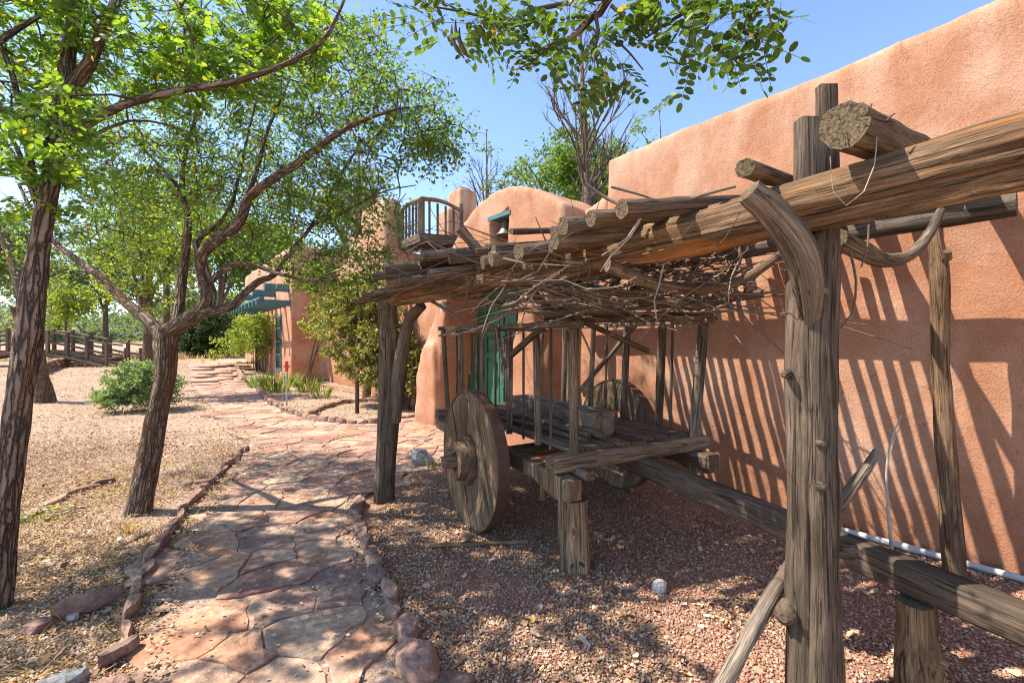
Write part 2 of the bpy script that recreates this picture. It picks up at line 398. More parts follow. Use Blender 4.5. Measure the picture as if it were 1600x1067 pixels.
M['backleaf'] = leafmat('background_leaf', (.055, .11, .022), (.09, .16, .03), (.15, .22, .045), .42)
M['bluleaf'] = leafmat('grey_green_leaf', (.07, .12, .07), (.11, .16, .09), (.16, .2, .12), .35)
M['junleaf'] = leafmat('juniper_scale_leaf', (.11, .135, .03), (.19, .20, .055), (.30, .28, .095), .3)
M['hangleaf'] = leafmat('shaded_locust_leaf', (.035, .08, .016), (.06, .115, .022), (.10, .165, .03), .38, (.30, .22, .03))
M['darkjun'] = leafmat('dark_juniper_leaf', (.025, .05, .016), (.045, .075, .022), (.07, .10, .03), .2)
M['sage'] = leafmat('sage_shrub_leaf', (.09, .16, .06), (.15, .23, .10), (.24, .32, .17), .35)
M['iris'] = leafmat('iris_blade', (.08, .13, .04), (.13, .18, .05), (.24, .26, .09), .35)
M['straw'] = leafmat('straw_blade', (.30, .22, .10), (.40, .31, .16), (.48, .39, .22), .3)
M['litter'] = islandmat('leaf_litter_colours', [(0, (.46, .31, .19)), (.2, (.56, .40, .26)), (.42, (.36, .22, .13)), (.6, (.60, .45, .31)), (.74, (.25, .15, .09)), (.86, (.50, .27, .10)), (.94, (.68, .54, .40))])
M['gravel'] = islandmat('red_gravel_colours', [(0, (.44, .225, .15)), (.2, (.34, .17, .115)), (.38, (.54, .34, .235)), (.58, (.42, .26, .185)), (.74, (.62, .46, .34)), (.87, (.26, .155, .11)), (.94, (.54, .17, .11))])
M['flag'] = stone('flagstone', [(.41, .21, .135), (.33, .19, .145), (.47, .29, .19), (.29, .185, .15), (.45, .22, .125), (.50, .35, .235)], 3.0, .6, (.56, .41, .28))
M['redrock'] = stone('red_sandstone', [(.30, .17, .13), (.38, .23, .17), (.26, .16, .13), (.42, .27, .19)], 4, .8)
M['greyrock'] = stone('grey_boulder', [(.24, .23, .22), (.36, .35, .34), (.50, .49, .46)], 5, .8)
M['paleslab'] = stone('pale_slab', [(.50, .47, .45), (.58, .54, .50)], 4, .4)
def groundmat(name, a, bcol, c, sc=1.0):
    m, t, b = nt(name); p = position(t)
    n1 = noise_(t, p, .7 * sc, 5, .65, .3); n2 = noise_(t, p, 14 * sc, 5, .75); n3 = noise_(t, p, 70 * sc, 4, .75)
    col = mix(t, ramp(t, n1, [(.35, 0), (.65, 1)]), a, bcol)
    col = mix(t, ramp(t, n2, [(.45, 0), (.65, .8)]), col, c)
    col = mix(t, .7, col, mix(t, n3, (.2, .18, .17), (1.75, 1.7, 1.65)), 'MULTIPLY')
    vo = t.nodes.new('ShaderNodeTexVoronoi'); vo.inputs['Scale'].default_value = 48 * sc; t.links.new(p, vo.inputs['Vector'])
    gs = t.nodes.new('ShaderNodeRGBToBW'); t.links.new(vo.outputs['Color'], gs.inputs[0]); col = mix(t, .45, col, gs.outputs[0], 'SOFT_LIGHT')
    t.links.new(col, b.inputs['Base Color']); b.inputs['Roughness'].default_value = .95; b.inputs['Specular IOR Level'].default_value = .1
    h = math_(t, 'ADD', n2, math_(t, 'MULTIPLY', n3, .7))
    bump(t, b, h, .8, .02, bump(t, None, vo.outputs['Distance'], .4, .01)); return m
M['soil'] = groundmat('dry_soil', (.40, .285, .20), (.34, .235, .165), (.48, .355, .26))
M['gravelbase'] = groundmat('gravel_soil', (.39, .23, .155), (.45, .30, .20), (.34, .19, .13), 1.5)
M['sand'] = groundmat('sandy_joint_soil', (.46, .32, .235), (.42, .27, .20), (.54, .40, .30), 1.6)

# ------------------------------------------------------------------ ground, path, gravel
def axis_pts(lo, hi, fine_lo, fine_hi, st):
    a = list(np.arange(fine_lo, fine_hi + 1e-6, st)); s = st; x = fine_hi
    while x < hi: s *= 1.22; x += s; a.append(min(x, hi))
    s = st; x = fine_lo; pre = []
    while x > lo: s *= 1.22; x -= s; pre.append(max(x, lo))
    return pre[::-1] + a
gx = axis_pts(-260, 260, -8, 4, .16); gy = axis_pts(-30, 320, 0, 14, .16)
gv = [(x, y, gh(x, y) - .012) for y in gy for x in gx]; nx = len(gx)
gf = [(j * nx + i, j * nx + i + 1, (j + 1) * nx + i + 1, (j + 1) * nx + i) for j in range(len(gy) - 1) for i in range(nx - 1)]
g = mobj('ground', newmesh('ground', gv, gf, M['soil'])); tag(g, kind='structure')

def in_poly(x, y, poly):
    c = False; j = len(poly) - 1
    for i in range(len(poly)):
        xi, yi = poly[i]; xj, yj = poly[j]
        if (yi > y) != (yj > y) and x < (xj - xi) * (y - yi) / (yj - yi) + xi: c = not c
        j = i
    return c
def sheet(name, poly, mat, off, st=.09):
    xs = [p[0] for p in poly]; ys = [p[1] for p in poly]
    X = np.arange(min(xs), max(xs), st); Y = np.arange(min(ys), max(ys), st)
    idx = {}; v = []; f = []
    def vi(i, j):
        if (i, j) not in idx:
            x, y = X[0] + i * st, Y[0] + j * st
            idx[(i, j)] = len(v); v.append((x, y, gh(x, y) + off))
        return idx[(i, j)]
    for j in range(len(Y)):
        for i in range(len(X)):
            if in_poly(X[0] + (i + .5) * st, Y[0] + (j + .5) * st, poly):
                f.append((vi(i, j), vi(i + 1, j), vi(i + 1, j + 1), vi(i, j + 1)))
    o = mobj(name, newmesh(name, v, f, mat)); tag(o, kind='structure'); return o
pl = [(225, 1067), (232, 1000), (258, 920), (290, 850), (330, 790), (383, 735), (398, 705), (380, 682), (345, 652), (316, 622), (300, 602), (293, 588), (305, 576), (318, 569), (335, 563)]
pr = [(398, 563), (390, 569), (380, 580), (384, 598), (400, 614), (440, 638), (480, 655), (540, 661), (600, 655), (660, 648), (705, 645), (740, 655), (770, 690), (700, 712), (640, 738), (600, 762), (556, 788), (552, 830), (580, 890), (618, 960), (655, 1040), (668, 1067)]
PATH = [(gp(*p).x, gp(*p).y) for p in pl[::-1]]
PATH += [(-1.50, 1.6), (-1.35, .8), (-.1, .8), (-.28, 1.6)]
PATH = PATH + [(gp(*p).x, gp(*p).y) for p in pr[::-1]]
GRAV = [(-.1, .6), (-.28, 1.6)] + [(gp(*p).x, gp(*p).y) for p in [(668, 1067), (655, 1040), (618, 960), (580, 890), (552, 830), (556, 788), (600, 762), (640, 738), (700, 712), (770, 690)]]
GRAV += [(W(7, -.1).x, W(7, -.1).y), (W(-3.4, -.1).x, W(-3.4, -.1).y), (4.5, .6)]
sheet('gravel_bed', GRAV, M['gravelbase'], -.001)
path = sheet('path', PATH, M['sand'], .012, .10)

# flagstones: Voronoi cells clipped against their neighbours
def clip(poly, px_, py_, nx_, ny_):
    out = []
    for i in range(len(poly)):
        a = poly[i]; b = poly[(i + 1) % len(poly)]
        da = (a[0] - px_) * nx_ + (a[1] - py_) * ny_; db = (b[0] - px_) * nx_ + (b[1] - py_) * ny_
        if da <= 0: out.append(a)
        if (da < 0 < db) or (db < 0 < da):
            t = da / (da - db); out.append((a[0] + (b[0] - a[0]) * t, a[1] + (b[1] - a[1]) * t))
    return out
def seeds():
    r = random.Random(5); S = []
    for _ in range(26000):
        x = r.uniform(-14, 2); y = r.uniform(.8, 24)
        if not (-15 < x < 2): continue
        near = math.hypot(x, y)
        sp = .24 + r.random() ** 1.5 * .42 + max(0, near - 7) * .03
        ok = True
        for (a, b, s_) in S:
            if abs(a - x) < s_ and math.hypot((a - x), (b - y) * 1.25) < min(sp, s_): ok = False; break
        if ok:
            S.append((x, y, sp))
    return S
def near_path(x, y, m=.9):
    return any(in_poly(x + a, y + b, PATH) for a in (-m, 0, m) for b in (-m, 0, m))
S = [s for s in seeds() if near_path(s[0], s[1])]
print('seeds', len(S))
nst = 0
for (x, y, sp) in S:
    if not in_poly(x, y, PATH): continue
    R_ = sp * 1.5
    poly = [(x - R_, y - R_), (x + R_, y - R_), (x + R_, y + R_), (x - R_, y + R_)]
    gap = random.choice([.002, .004, .008]) + max(0, y - 6) * .0006
    for (a, b, _) in S:
        dx, dy = a - x, b - y; L = math.hypot(dx, dy)
        if 0 < L < 2.4 * R_:
            ux, uy = dx / L, dy / L
            poly = clip(poly, x + ux * (L / 2 - gap), y + uy * (L / 2 - gap), ux, uy)
            if len(poly) < 3: break
    if len(poly) < 3: continue
    fine = []
    for i in range(len(poly)):
        a = poly[i]; b = poly[(i + 1) % len(poly)]; L = math.hypot(b[0] - a[0], b[1] - a[1]); k = max(1, int(L / .055))
        if y > 9: k = max(1, int(L / .15))
        for j in range(k): fine.append((a[0] + (b[0] - a[0]) * j / k, a[1] + (b[1] - a[1]) * j / k))
    pts = []
    for (a, b) in fine:
        q = mn.noise(Vector((a * 2.3, b * 2.3, 1))) * .13 + mn.noise(Vector((a * 8, b * 8, 2))) * .045
        q2 = mn.noise(Vector((a * 2.3, b * 2.3, 9))) * .13 + mn.noise(Vector((a * 8, b * 8, 12))) * .045
        dx, dy = a - x, b - y; L = math.hypot(dx, dy) + 1e-6
        k = 1 - max(0, mn.noise(Vector((a * 7, b * 7, nst * 3.1)))) * .045 / L
        pts.append((x + dx * k + q, y + dy * k + q2))
    if len(pts) < 4 or abs(sum(pts[i][0] * pts[(i + 1) % len(pts)][1] - pts[(i + 1) % len(pts)][0] * pts[i][1] for i in range(len(pts)))) < .03: continue
    hz = gh(x, y) + .020 + random.random() * .010; tx = random.uniform(-.012, .012); ty = random.uniform(-.012, .012)
    v = []; f = []; n = len(pts)
    def top(a, b, k): return hz + (a - x) * tx + (b - y) * ty + .006 * mn.noise(Vector((a * 5, b * 5, nst)))
    for ring, (sc_, dz) in enumerate(((1, -.05), (1.0, -.007), (.975, 0), (.6, .0))):
        for (a, b) in pts:
            X, Y = x + (a - x) * sc_, y + (b - y) * sc_
            v.append((X, Y, top(X, Y, 0) + dz))
    v.append((x, y, top(x, y, 0)))
    for r_ in range(3):
        for k in range(n):
            k2 = (k + 1) % n; f.append((r_ * n + k, r_ * n + k2, (r_ + 1) * n + k2, (r_ + 1) * n + k))
    for k in range(n): f.append((3 * n + k, 3 * n + (k + 1) % n, 4 * n))
    if nst >= 298: continue
    o = mobj('flagstone', newmesh('flagstone', v, f, M['flag'], smooth=False), path); nst += 1
print('flagstones', nst)

def rock_mesh(seed, sx, sy, sz, mat, flat=.5, sub=3, cuts=7):
    bm = bmesh.new(); bmesh.ops.create_icosphere(bm, subdivisions=sub, radius=1)
    r = random.Random(seed)
    planes = [(Vector((r.gauss(0, 1), r.gauss(0, 1), r.gauss(0, .8))).normalized(), r.uniform(.55, .85)) for _ in range(cuts)]
    planes.append((Vector((0, 0, 1)), flat))
    for v in bm.verts:
        for nrm, d in planes:
            k = v.co.dot(nrm)
            if k > d: v.co -= nrm * (k - d) * .92
        v.co *= 1 + .13 * mn.noise(v.co * 1.7 + Vector((seed * 3.1, 0, 0))) + .05 * mn.noise(v.co * 5 + Vector((seed, 2, 0)))
        v.co = Vector((v.co.x * sx, v.co.y * sy, v.co.z * sz))
    me = bpy.data.meshes.new('rock'); bm.to_mesh(me); bm.free(); me.materials.append(mat)
    for p in me.polygons: p.use_smooth = False
    return me
def rock(name, loc, size, rz=0, mat=None, parent=None, seed=None, tilt=(0, 0), **kw):
    me = rock_mesh(seed if seed is not None else random.randint(0, 9999), size[0], size[1], size[2], mat or M['redrock'], **kw)
    o = mobj(name, me, parent); o.location = loc; o.rotation_euler = (tilt[0], tilt[1], rz); return o
def edging(label, pixels, size, mat, name='stone_edging', jitter=.2, cat='stone edging', pieces=None):
    base = gp(*pixels[len(pixels) // 2]); t = thing(name, label, cat); t.location = base
    P = [gp(*p) for p in pixels]; tot = 0
    for i in range(len(P) - 1):
        a, b = P[i], P[i + 1]; L = (b - a).length; s0 = size[0]
        n = max(1, round(L / (2 * s0 * .93)))
        for k in range(n):
            c = a + (b - a) * ((k + .5) / n); ang = math.atan2(b.y - a.y, b.x - a.x)
            hl = L / n / 2 * 1.12
            o = rock('stone', c - base + Vector((random.uniform(-1, 1) * .02, random.uniform(-1, 1) * .02, size[2] * random.uniform(.15, .45))),
                     (hl, size[1] * random.uniform(1 - jitter, 1 + jitter), size[2] * random.uniform(1 - jitter, 1 + jitter * 1.5)),
                     ang + random.uniform(-.14, .14), mat, t, tilt=(random.uniform(-.15, .15), random.uniform(-.12, .12)))
            tot += 1
    return t
edging('chunky red stones along the right side of the flagstone path', [(556, 783), (558, 812), (566, 850), (588, 895), (612, 950), (642, 1010)], (.105, .062, .085), M['redrock'])
edging('thin upright slabs along the left side of the flagstone path', [(194, 1010), (212, 940), (232, 885), (262, 838), (292, 792), (335, 752), (360, 728), (388, 700)], (.13, .036, .085), M['redrock'])
edging('curved row of small stones around the bed below the juniper', [(403, 612), (425, 633), (455, 648), (490, 658), (540, 664), (590, 663)], (.11, .08, .13), M['redrock'])
edging('row of flat red stones leading to the adobe doorway', [(615, 657), (650, 652), (680, 645)], (.16, .08, .10), M['redrock'])
edging('low inner row of reddish stones behind the path bend', [(485, 650), (505, 638), (535, 630), (575, 627), (600, 628)], (.20, .08, .10), M['redrock'])
edging('grey border stones beside the iris bed far up the path', [(372, 585), (378, 595), (395, 598), (420, 598)], (.3, .14, .13), M['redrock'])
edging('scattered flat stones beside the sage shrub across bare soil', [(118, 590), (150, 592), (172, 591)], (.35, .15, .08), M['redrock'])
edging('buried curved row of flat stones left of the forked tree', [(20, 822), (60, 795), (105, 775), (150, 760), (185, 748)], (.17, .05, .045), M['redrock'])
edging('short row of flat stones between forked tree and path', [(262, 757), (300, 757), (330, 752)], (.12, .07, .04), M['redrock'])
def solo(name, label, cat, p, size, rz, mat, seed, tilt=(0, 0), up=.3, **kw):
    b = gp(*p) if not isinstance(p, Vector) else p
    o = rock(name, b + Vector((0, 0, size[2] * up)), size, rz, mat, None, seed, tilt, **kw); return tag(o, label, cat)
solo('boulder', 'white and grey boulder beside the wooden cart wheel', 'boulder', (657, 728), (.17, .15, .15), .3, M['greyrock'], 12, up=.6, sub=4, flat=.75)
solo('rock', 'large pointed red rock ending the right path edging', 'rock', (652, 1045), (.10, .17, .11), .5, M['redrock'], 22, up=.4, sub=4)
solo('rock', 'broad flat stone at the bottom edge beside gravel', 'rock', (700, 1075), (.16, .10, .05), .2, M['redrock'], 23, up=.3, sub=4)
solo('rock', 'long brown slab standing on edge in leaf litter', 'rock', (140, 955), (.16, .03, .08), .85, M['redrock'], 31, up=.7, sub=4, flat=.8)
solo('rock', 'small rounded brown rock left of the long slab', 'rock', (58, 985), (.075, .06, .045), .1, M['redrock'], 33, up=.5)
solo('rock', 'dark curved stone standing at left path edge', 'rock', (185, 1030), (.04, .10, .08), -.3, M['redrock'], 35, up=.4, sub=4)
solo('rock', 'pale stone at the bottom corner left of path', 'rock', (160, 1085), (.12, .08, .05), .1, M['redrock'], 36, up=.4, sub=4)
solo('rock', 'weathered grey stone in leaves near bottom left corner', 'rock', (95, 1075), (.12, .05, .05), .6, M['greyrock'], 37, up=.4, sub=4)
solo('rock', 'small grey egg shaped stone alone on the gravel', 'rock', (1031, 925), (.048, .038, .05), .1, M['greyrock'], 38, up=.6, flat=1.5, cuts=2)
solo('rock', 'tiny pale pebble beside the long slab', 'rock', (115, 968), (.035, .03, .03), .1, M['paleslab'], 39, up=.5)
solo('rock', 'pinkish knob of stone against the doorway buttress foot', 'rock', (692, 652), (.12, .1, .14), .1, M['redrock'], 40, up=.5)

# ------------------------------------------------------------------ adobe buildings
def adobe(name, builder, parent, voxel=.05, it=12, amp=.012, mat=None):
    """builder(MB) adds closed solids; they are fused, softened and made uneven"""
    m = MB(); builder(m)
    o = m.build('tmp', M['stucco'])
    r = o.modifiers.new('r', 'REMESH'); r.mode = 'VOXEL'; r.voxel_size = voxel
    s = o.modifiers.new('s', 'SMOOTH'); s.factor = .6; s.iterations = it
    dg = bpy.context.evaluated_depsgraph_get()
    me = bpy.data.meshes.new_from_object(o.evaluated_get(dg), depsgraph=dg)
    bpy.data.objects.remove(o)
    n = len(me.vertices); co = np.empty(n * 3, np.float32); me.vertices.foreach_get('co', co); co = co.reshape(-1, 3)
    no = np.empty(n * 3, np.float32); me.vertices.foreach_get('normal', no); no = no.reshape(-1, 3)
    for i in range(n):
        p = Vector(co[i]); k = amp * 2.2 * mn.noise(p * .9) + amp * mn.noise(p * 3.1)
        co[i] += no[i] * k
    me.vertices.foreach_set('co', co.ravel()); me.materials.clear(); me.materials.append(mat or M['stucco'])
    me.polygons.foreach_set('use_smooth', [True] * len(me.polygons)); me.update(); me.name = name
    return mobj(name, me, parent)
UP = Vector((0, 0, 1))
def wbox(m, u0, u1, n0, n1, z0, z1): m.box(W((u0 + u1) / 2, (n0 + n1) / 2, (z0 + z1) / 2), UU, NN, UP, u1 - u0, n1 - n0, z1 - z0)

hall = thing('adobe_hall', 'long tall plastered adobe wall striped by the ramada shadow', 'building')
adobe('wall', lambda m: (wbox(m, -4.5, 3.52, -3.2, 0, -.3, 3.86)), hall, .06, 9, .016)
adobe('parapet', lambda m: (m.poly([(3.48, -.3), (4.6, -.3), (4.6, 3.3), (4.1, 3.28), (3.8, 3.34), (3.48, 3.46)], (P0 + NN * -.75, UU, UP, NN), .73)), hall, .05, 7, .012)

entry = thing('adobe_entrance', 'rounded adobe entrance with a green door and bell niche', 'building')
OUT = [(4.15, -.3), (4.9, -.3), (4.86, .8), (4.72, 1.8), (4.55, 2.45), (6.78, 2.45), (6.95, 1.6), (7.05, .7), (7.1, -.3), (7.9, -.3), (7.84, .7), (7.72, 1.35), (7.3, 1.95),
       (7.02, 2.45), (6.68, 3.2), (6.24, 3.56), (5.75, 3.80), (5.3, 3.86), (4.8, 3.80), (4.25, 3.56), (3.85, 3.30), (3.85, 2.6), (4.15, 2.5)]
def ent(m):
    m.poly([(a, b) for a, b in OUT], (P0 + NN * -.55, UU, UP, NN), .92)
    m.poly([(4.15, -.3), (4.95, -.3), (4.85, 1.2), (4.6, 2.2), (4.3, 2.3)], (P0 + NN * .1, UU, UP, NN), .42)
    m.poly([(7.1, -.3), (7.9, -.3), (7.84, .9), (7.55, 1.5), (7.1, 1.5), (7.08, .6)], (P0 + NN * .1, UU, UP, NN), .36)
me_o = adobe('wall', ent, entry, .045, 10, .014)
# bell niche cut through the arch
cut = MB(); cut.poly([(4.99, 2.93), (5.48, 2.93), (5.48, 3.36), (5.42, 3.44), (4.99, 3.50)], (P0 + NN * -.9, UU, UP, NN), 2.0)
co_ = cut.build('cutter', M['stucco'])
bo = me_o.modifiers.new('b', 'BOOLEAN'); bo.object = co_; bo.operation = 'DIFFERENCE'; bo.solver = 'EXACT'
dg = bpy.context.evaluated_depsgraph_get(); nm = bpy.data.meshes.new_from_object(me_o.evaluated_get(dg), depsgraph=dg)
me_o.modifiers.clear(); me_o.data = nm; bpy.data.objects.remove(co_)
m = MB(); m.box(W(5.24, .18, 3.44), UU, NN, UP, .56, .40, .06); m.build('niche_lintel', M['teal'], entry, smooth=False)
# door
DN = -.36
fr = MB(); fr.box(W(7.10, DN + .06, 1.22), UU, NN, UP, .16, .14, 2.5); fr.build('door_frame', M['green'], entry, smooth=False)
fr = MB(); fr.box(W(5.24, DN + .06, 1.22), UU, NN, UP, .12, .14, 2.5); fr.build('door_frame', M['green'], entry, smooth=False)
fr = MB(); fr.box(W(6.12, DN + .063, 2.52), UU, NN, UP, 1.9, .13, .14); fr.build('door_lintel', M['green'], entry, smooth=False)
for (d0, d1) in ((6.17, 7.01), (5.31, 6.15)):
    dm = MB(); dm.box(W((d0 + d1) / 2, DN - .02, 1.22), UU, NN, UP, d1 - d0, .04, 2.44)
    leaf = dm.build('door', M['green'], entry, smooth=False)
    wd = (d1 - d0)
    for c, s_ in (((d0 + .05), .1), ((d1 - .05), .1), ((d0 + d1) / 2, .08)):
        q = MB(); q.box(W(c, DN + .015, 1.22), UU, NN, UP, s_, .03, 2.40); q.build('stile', M['green'], leaf, smooth=False)
    for z in (.12, 1.30, 1.70, 2.38):
        q = MB(); q.box(W((d0 + d1) / 2, DN + .018, z), UU, NN, UP, wd - .01, .032, .10); q.build('door_rail', M['green'], leaf, smooth=False)
    for c in (d0 + .1 + (wd - .28) / 4, d1 - .1 - (wd - .28) / 4):
        for z0, z1 in ((.2, 1.22), (1.38, 1.62), (1.78, 2.3)):
            q = MB(); q.box(W(c, DN + .006, (z0 + z1) / 2), UU, NN, UP, (wd - .28) / 2 - .05, .014, z1 - z0 - .05); q.build('panel', M['green'], leaf, smooth=False)
    hq = MB(); hq.tube([(W(d0 + .07 if d0 > 6 else d1 - .07, DN + .05, 1.02), .014), (W(d0 + .07 if d0 > 6 else d1 - .07, DN + .05, 1.20), .014)], seg=6, step=1); hq.build('handle', M['iron'], leaf)
q = MB(); q.box(W(6.1, -1.3, 1.3), UU, NN, UP, 3.0, .1, 2.8); q.build('inner_wall', M['stucco'], entry, smooth=False)
# lantern beside the door
lt = thing('wall_lantern', 'small white glass lantern beside the green door', 'lantern')
lp = W(6.80, .44, 2.14)
q = MB(); q.tube([(lp + Vector((0, 0, -.08)), .035), (lp + Vector((0, 0, .07)), .055)], seg=8, step=.1); q.build('lamp_glass', M['lampglass'], lt)
q = MB(); q.tube([(lp + Vector((0, 0, .07)), .07), (lp + Vector((0, 0, .13)), .015)], seg=8, step=.1); q.build('lamp_cap', M['iron'], lt)
q = MB(); q.tube([(lp + Vector((0, 0, .1)), .01), (lp - NN * .16 + Vector((0, 0, .1)), .01)], seg=6, step=.1); q.build('bracket', M['iron'], lt)
# bell
bl = thing('bell', 'old cast bell hanging in the arched adobe niche', 'bell')
bc = W(5.27, .22, 3.175); prof = [(.0, .27), (.035, .27), (.05, .25), (.06, .18), (.075, .10), (.11, .04), (.155, 0), (.15, -.012), (.13, 0), (.0, .03)]
v = []; f = []; sg = 24
for (r, z) in prof:
    for k in range(sg): v.append(bc + Vector((r * math.cos(k * 2 * math.pi / sg), r * math.sin(k * 2 * math.pi / sg), z)))
for i in range(len(prof) - 1):
    for k in range(sg): f.append((i * sg + k, i * sg + (k + 1) % sg, (i + 1) * sg + (k + 1) % sg, (i + 1) * sg + k))
mobj('bell_body', newmesh('bell_body', v, f, M['bell']), bl)
q = MB(); q.tube([(bc + Vector((0, 0, .1)), .012), (bc + Vector((0, 0, -.03)), .022)], seg=8); q.build('clapper', M['iron'], bl)
q = MB(); q.tube([(bc + Vector((0, 0, .26)), .012), (bc + Vector((0, 0, .40)), .012)], seg=6); q.build('hanger', M['iron'], bl)

house = thing('adobe_house', 'two storey pink adobe house with wooden balcony and chimney', 'building')
def hs(m):
    wbox(m, 18.7, 30, -7, .28, -.5, 5.3)
    wbox(m, 12.7, 18.9, -7, -.92, -.5, 4.35)
    wbox(m, 12.7, 14.7, -1.48, -.92, 4.0, 5.9)
    wbox(m, 14.4, 15.8, -1.48, -.92, 4.0, 5.2)
house_w = adobe('wall', hs, house, .11, 6, .02)
def chim(m):
    c = at(722, 400, 14.6)
    m.box(Vector((c.x, c.y, 5.2)), UU, NN, UP, .8, .62, 2.3)
    c2 = at(702, 400, 14.2); m.box(Vector((c2.x, c2.y, 4.7)), UU, NN, UP, .8, .5, 1.8)
ch = adobe('chimney', chim, house, .06, 5, .01)
c = at(722, 292, 14.6); q = MB(); q.box(Vector((c.x, c.y, 6.37)), UU, NN, UP, .45, .36, .09); q.build('chimney_cap', M['brick'], ch, smooth=False)
# connecting wall beside the entry
gw = thing('garden_wall', 'plain adobe wall left of the entrance behind the juniper', 'wall')
adobe('wall', lambda m: wbox(m, 7.4, 12.8, -1.1, -.55, -.4, 2.75), gw, .08, 5, .015)
# window and rafters of the wing
wf = MB(); wf.box(W(20.8, .27, 1.5), UU, NN, UP, 1.1, .10, 2.3); wfo = wf.build('window', M['teal'], house, smooth=False)
q = MB(); q.box(W(20.8, .32, 1.5), UU, NN, UP, .94, .02, 2.1); q.build('pane', M['glass'], wfo, smooth=False)
for z in (1.0, 1.55, 2.1):
    q = MB(); q.box(W(20.8, .335, z), UU, NN, UP, .94, .03, .05); q.build('muntin', M['teal'], wfo, smooth=False)
for k in range(9):
    q = MB(); q.beam(W(18.9 + k * .85, .1, 3.02), W(18.9 + k * .85, 1.45, 3.02), .16, .22, amp=.01); q.build('rafter', M['teal'], house, smooth=False)
for k in range(3):
    q = MB(); q.beam(W(19.1 + k * 2.6, .0, 3.62), W(19.1 + k * 2.6, 1.15, 3.62), .28, .28, amp=.01); q.build('roof_spout', M['teal'], house, smooth=False)
q = MB(); q.beam(W(18.7, 1.3, 3.16), W(26.6, 1.3, 3.16), .14, .08, amp=.01); q.build('ledger', M['teal'], house, smooth=False)
# balcony
bal = bpy.data.objects.new('balcony', None); link(bal, house)
BL = W(12.72, -1.42); BN = BL - UU * 1.45
BD = Vector((.93, .36, 0)).normalized(); BW = 1.15
def bb(a, b, wd, ht, name, mat='greydark'):
    q = MB(); q.beam(a, b, wd, ht, amp=.02, step=.3); return q.build(name, M[mat], bal, smooth=False)
zf = 4.45
bb(BL + UP * zf, BN + UP * zf, .07, .24, 'fascia'); bb(BN + UP * zf, BN + BD * BW + UP * zf, .07, .24, 'fascia')
fl = MB(); o_ = BL + UP * (zf + .02)
fl.poly([(0, 0), (1.45, 0), (1.45, BW), (0, BW)], (o_, -UU, BD, UP), .05); fl.build('balcony_floor', M['greydark'], bal, smooth=False)
for k in range(4):
    a = BL + BD * (.15 + k * .28) + UP * (zf - .08); bb(a, a - UU * 1.4, .08, .12, 'joist')
ztop = 5.52
rl = MB(); rl.tube([(BL + UP * (ztop - .05), .055), ((BL + BN) / 2 + UP * (ztop + .05), .055), (BN + UP * ztop, .06)], seg=8, amp=.1); rl.build('rail', M['tan'], bal)
rl = MB(); rl.tube([(BN + UP * (ztop + .02), .07), (BN + BD * BW * .5 + UP * (ztop + .0), .06), (BN + BD * (BW + .05) + UP * (ztop - .22), .05)], seg=8, amp=.1); rl.build('rail', M['tan'], bal)
for p, wd in ((BN, .17), (BL - UU * .1, .13), (BN + BD * BW, .1)):
    bb(p + UP * (zf + .1), p + UP * (ztop - .02), wd, wd, 'post')
for k in range(5): p = BL + (BN - BL) * ((k + 1.2) / 6.6); bb(p + UP * (zf + .1), p + UP * (ztop - .02), .06, .06, 'baluster')
for k in range(4): p = BN + BD * BW * ((k + 1) / 5); bb(p + UP * (zf + .1), p + UP * (ztop - .04 - .18 * k / 4), .06, .06, 'baluster')

pp = thing('white_pipe', 'white plastic pipe lying along the foot of the adobe wall', 'pipe')
for k in range(4):
    q = MB(); a = -2.6 + k * 1.05
    q.tube([(W(a, .10, .035), .022), (W(a + 1.04, .10, .035), .022)], seg=12, step=.5); q.build('pipe_section', M['pipe'], pp)
    q = MB(); q.tube([(W(a + 1.0, .10, .035), .027), (W(a + 1.09, .10, .035), .027)], seg=12, step=.5); q.build('coupling', M['pipe'], pp)

# ------------------------------------------------------------------ ramada
ram = thing('ramada', 'rustic log ramada with brush roof sheltering the wooden cart', 'ramada')
A_ = Vector((-1.25, 4.44, 0)); B_ = Vector((1.243, 1.9, 0)); BDIR = (B_ - A_)
def bpt(s, z): return A_ + BDIR * s + UP * z
BE = [(0.062, 1.955, .086), (.15, 1.98, .095), (.41, 2.02, .108), (.66, 2.05, .118), (.82, 2.075, .112), (.96, 2.11, .113), (1.08, 2.14, .116), (1.17, 2.165, .126), (1.35, 2.19, .135), (1.6, 2.23, .135)]
m = MB(); m.tube([(bpt(s, z), r) for s, z, r in BE], seg=60, amp=.09, step=.045, groove=.09, splits=11); m.build('beam', [M['beam'], M['end']], ram, label='thick peeled log beam with tan and orange patches')
def beam_top(s):
    for i in range(len(BE) - 1):
        if BE[i][0] <= s <= BE[i + 1][0]:
            t = (s - BE[i][0]) / (BE[i + 1][0] - BE[i][0]); return BE[i][1] + BE[i][2] + t * (BE[i + 1][1] + BE[i + 1][2] - BE[i][1] - BE[i][2])
    return BE[0][1] + BE[0][2] if s < .1 else BE[-1][1] + BE[-1][2]
# rail on the wall side
m = MB(); m.tube([(W(-.0, .46, 2.36), .075), (W(1.8, .48, 2.34), .08), (W(4.0, .48, 2.30), .075)], seg=14, amp=.08, step=.12, groove=.04); m.build('rail', [M['grey'], M['end']], ram)
m = MB(); m.tube([(W(.25, .53, 2.465), .055), (W(1.9, .50, 2.46), .06), (W(4.1, .53, 2.42), .055)], seg=12, amp=.08, step=.12, groove=.04); m.build('rail', [M['greydark'], M['end']], ram)
ZR = 2.52
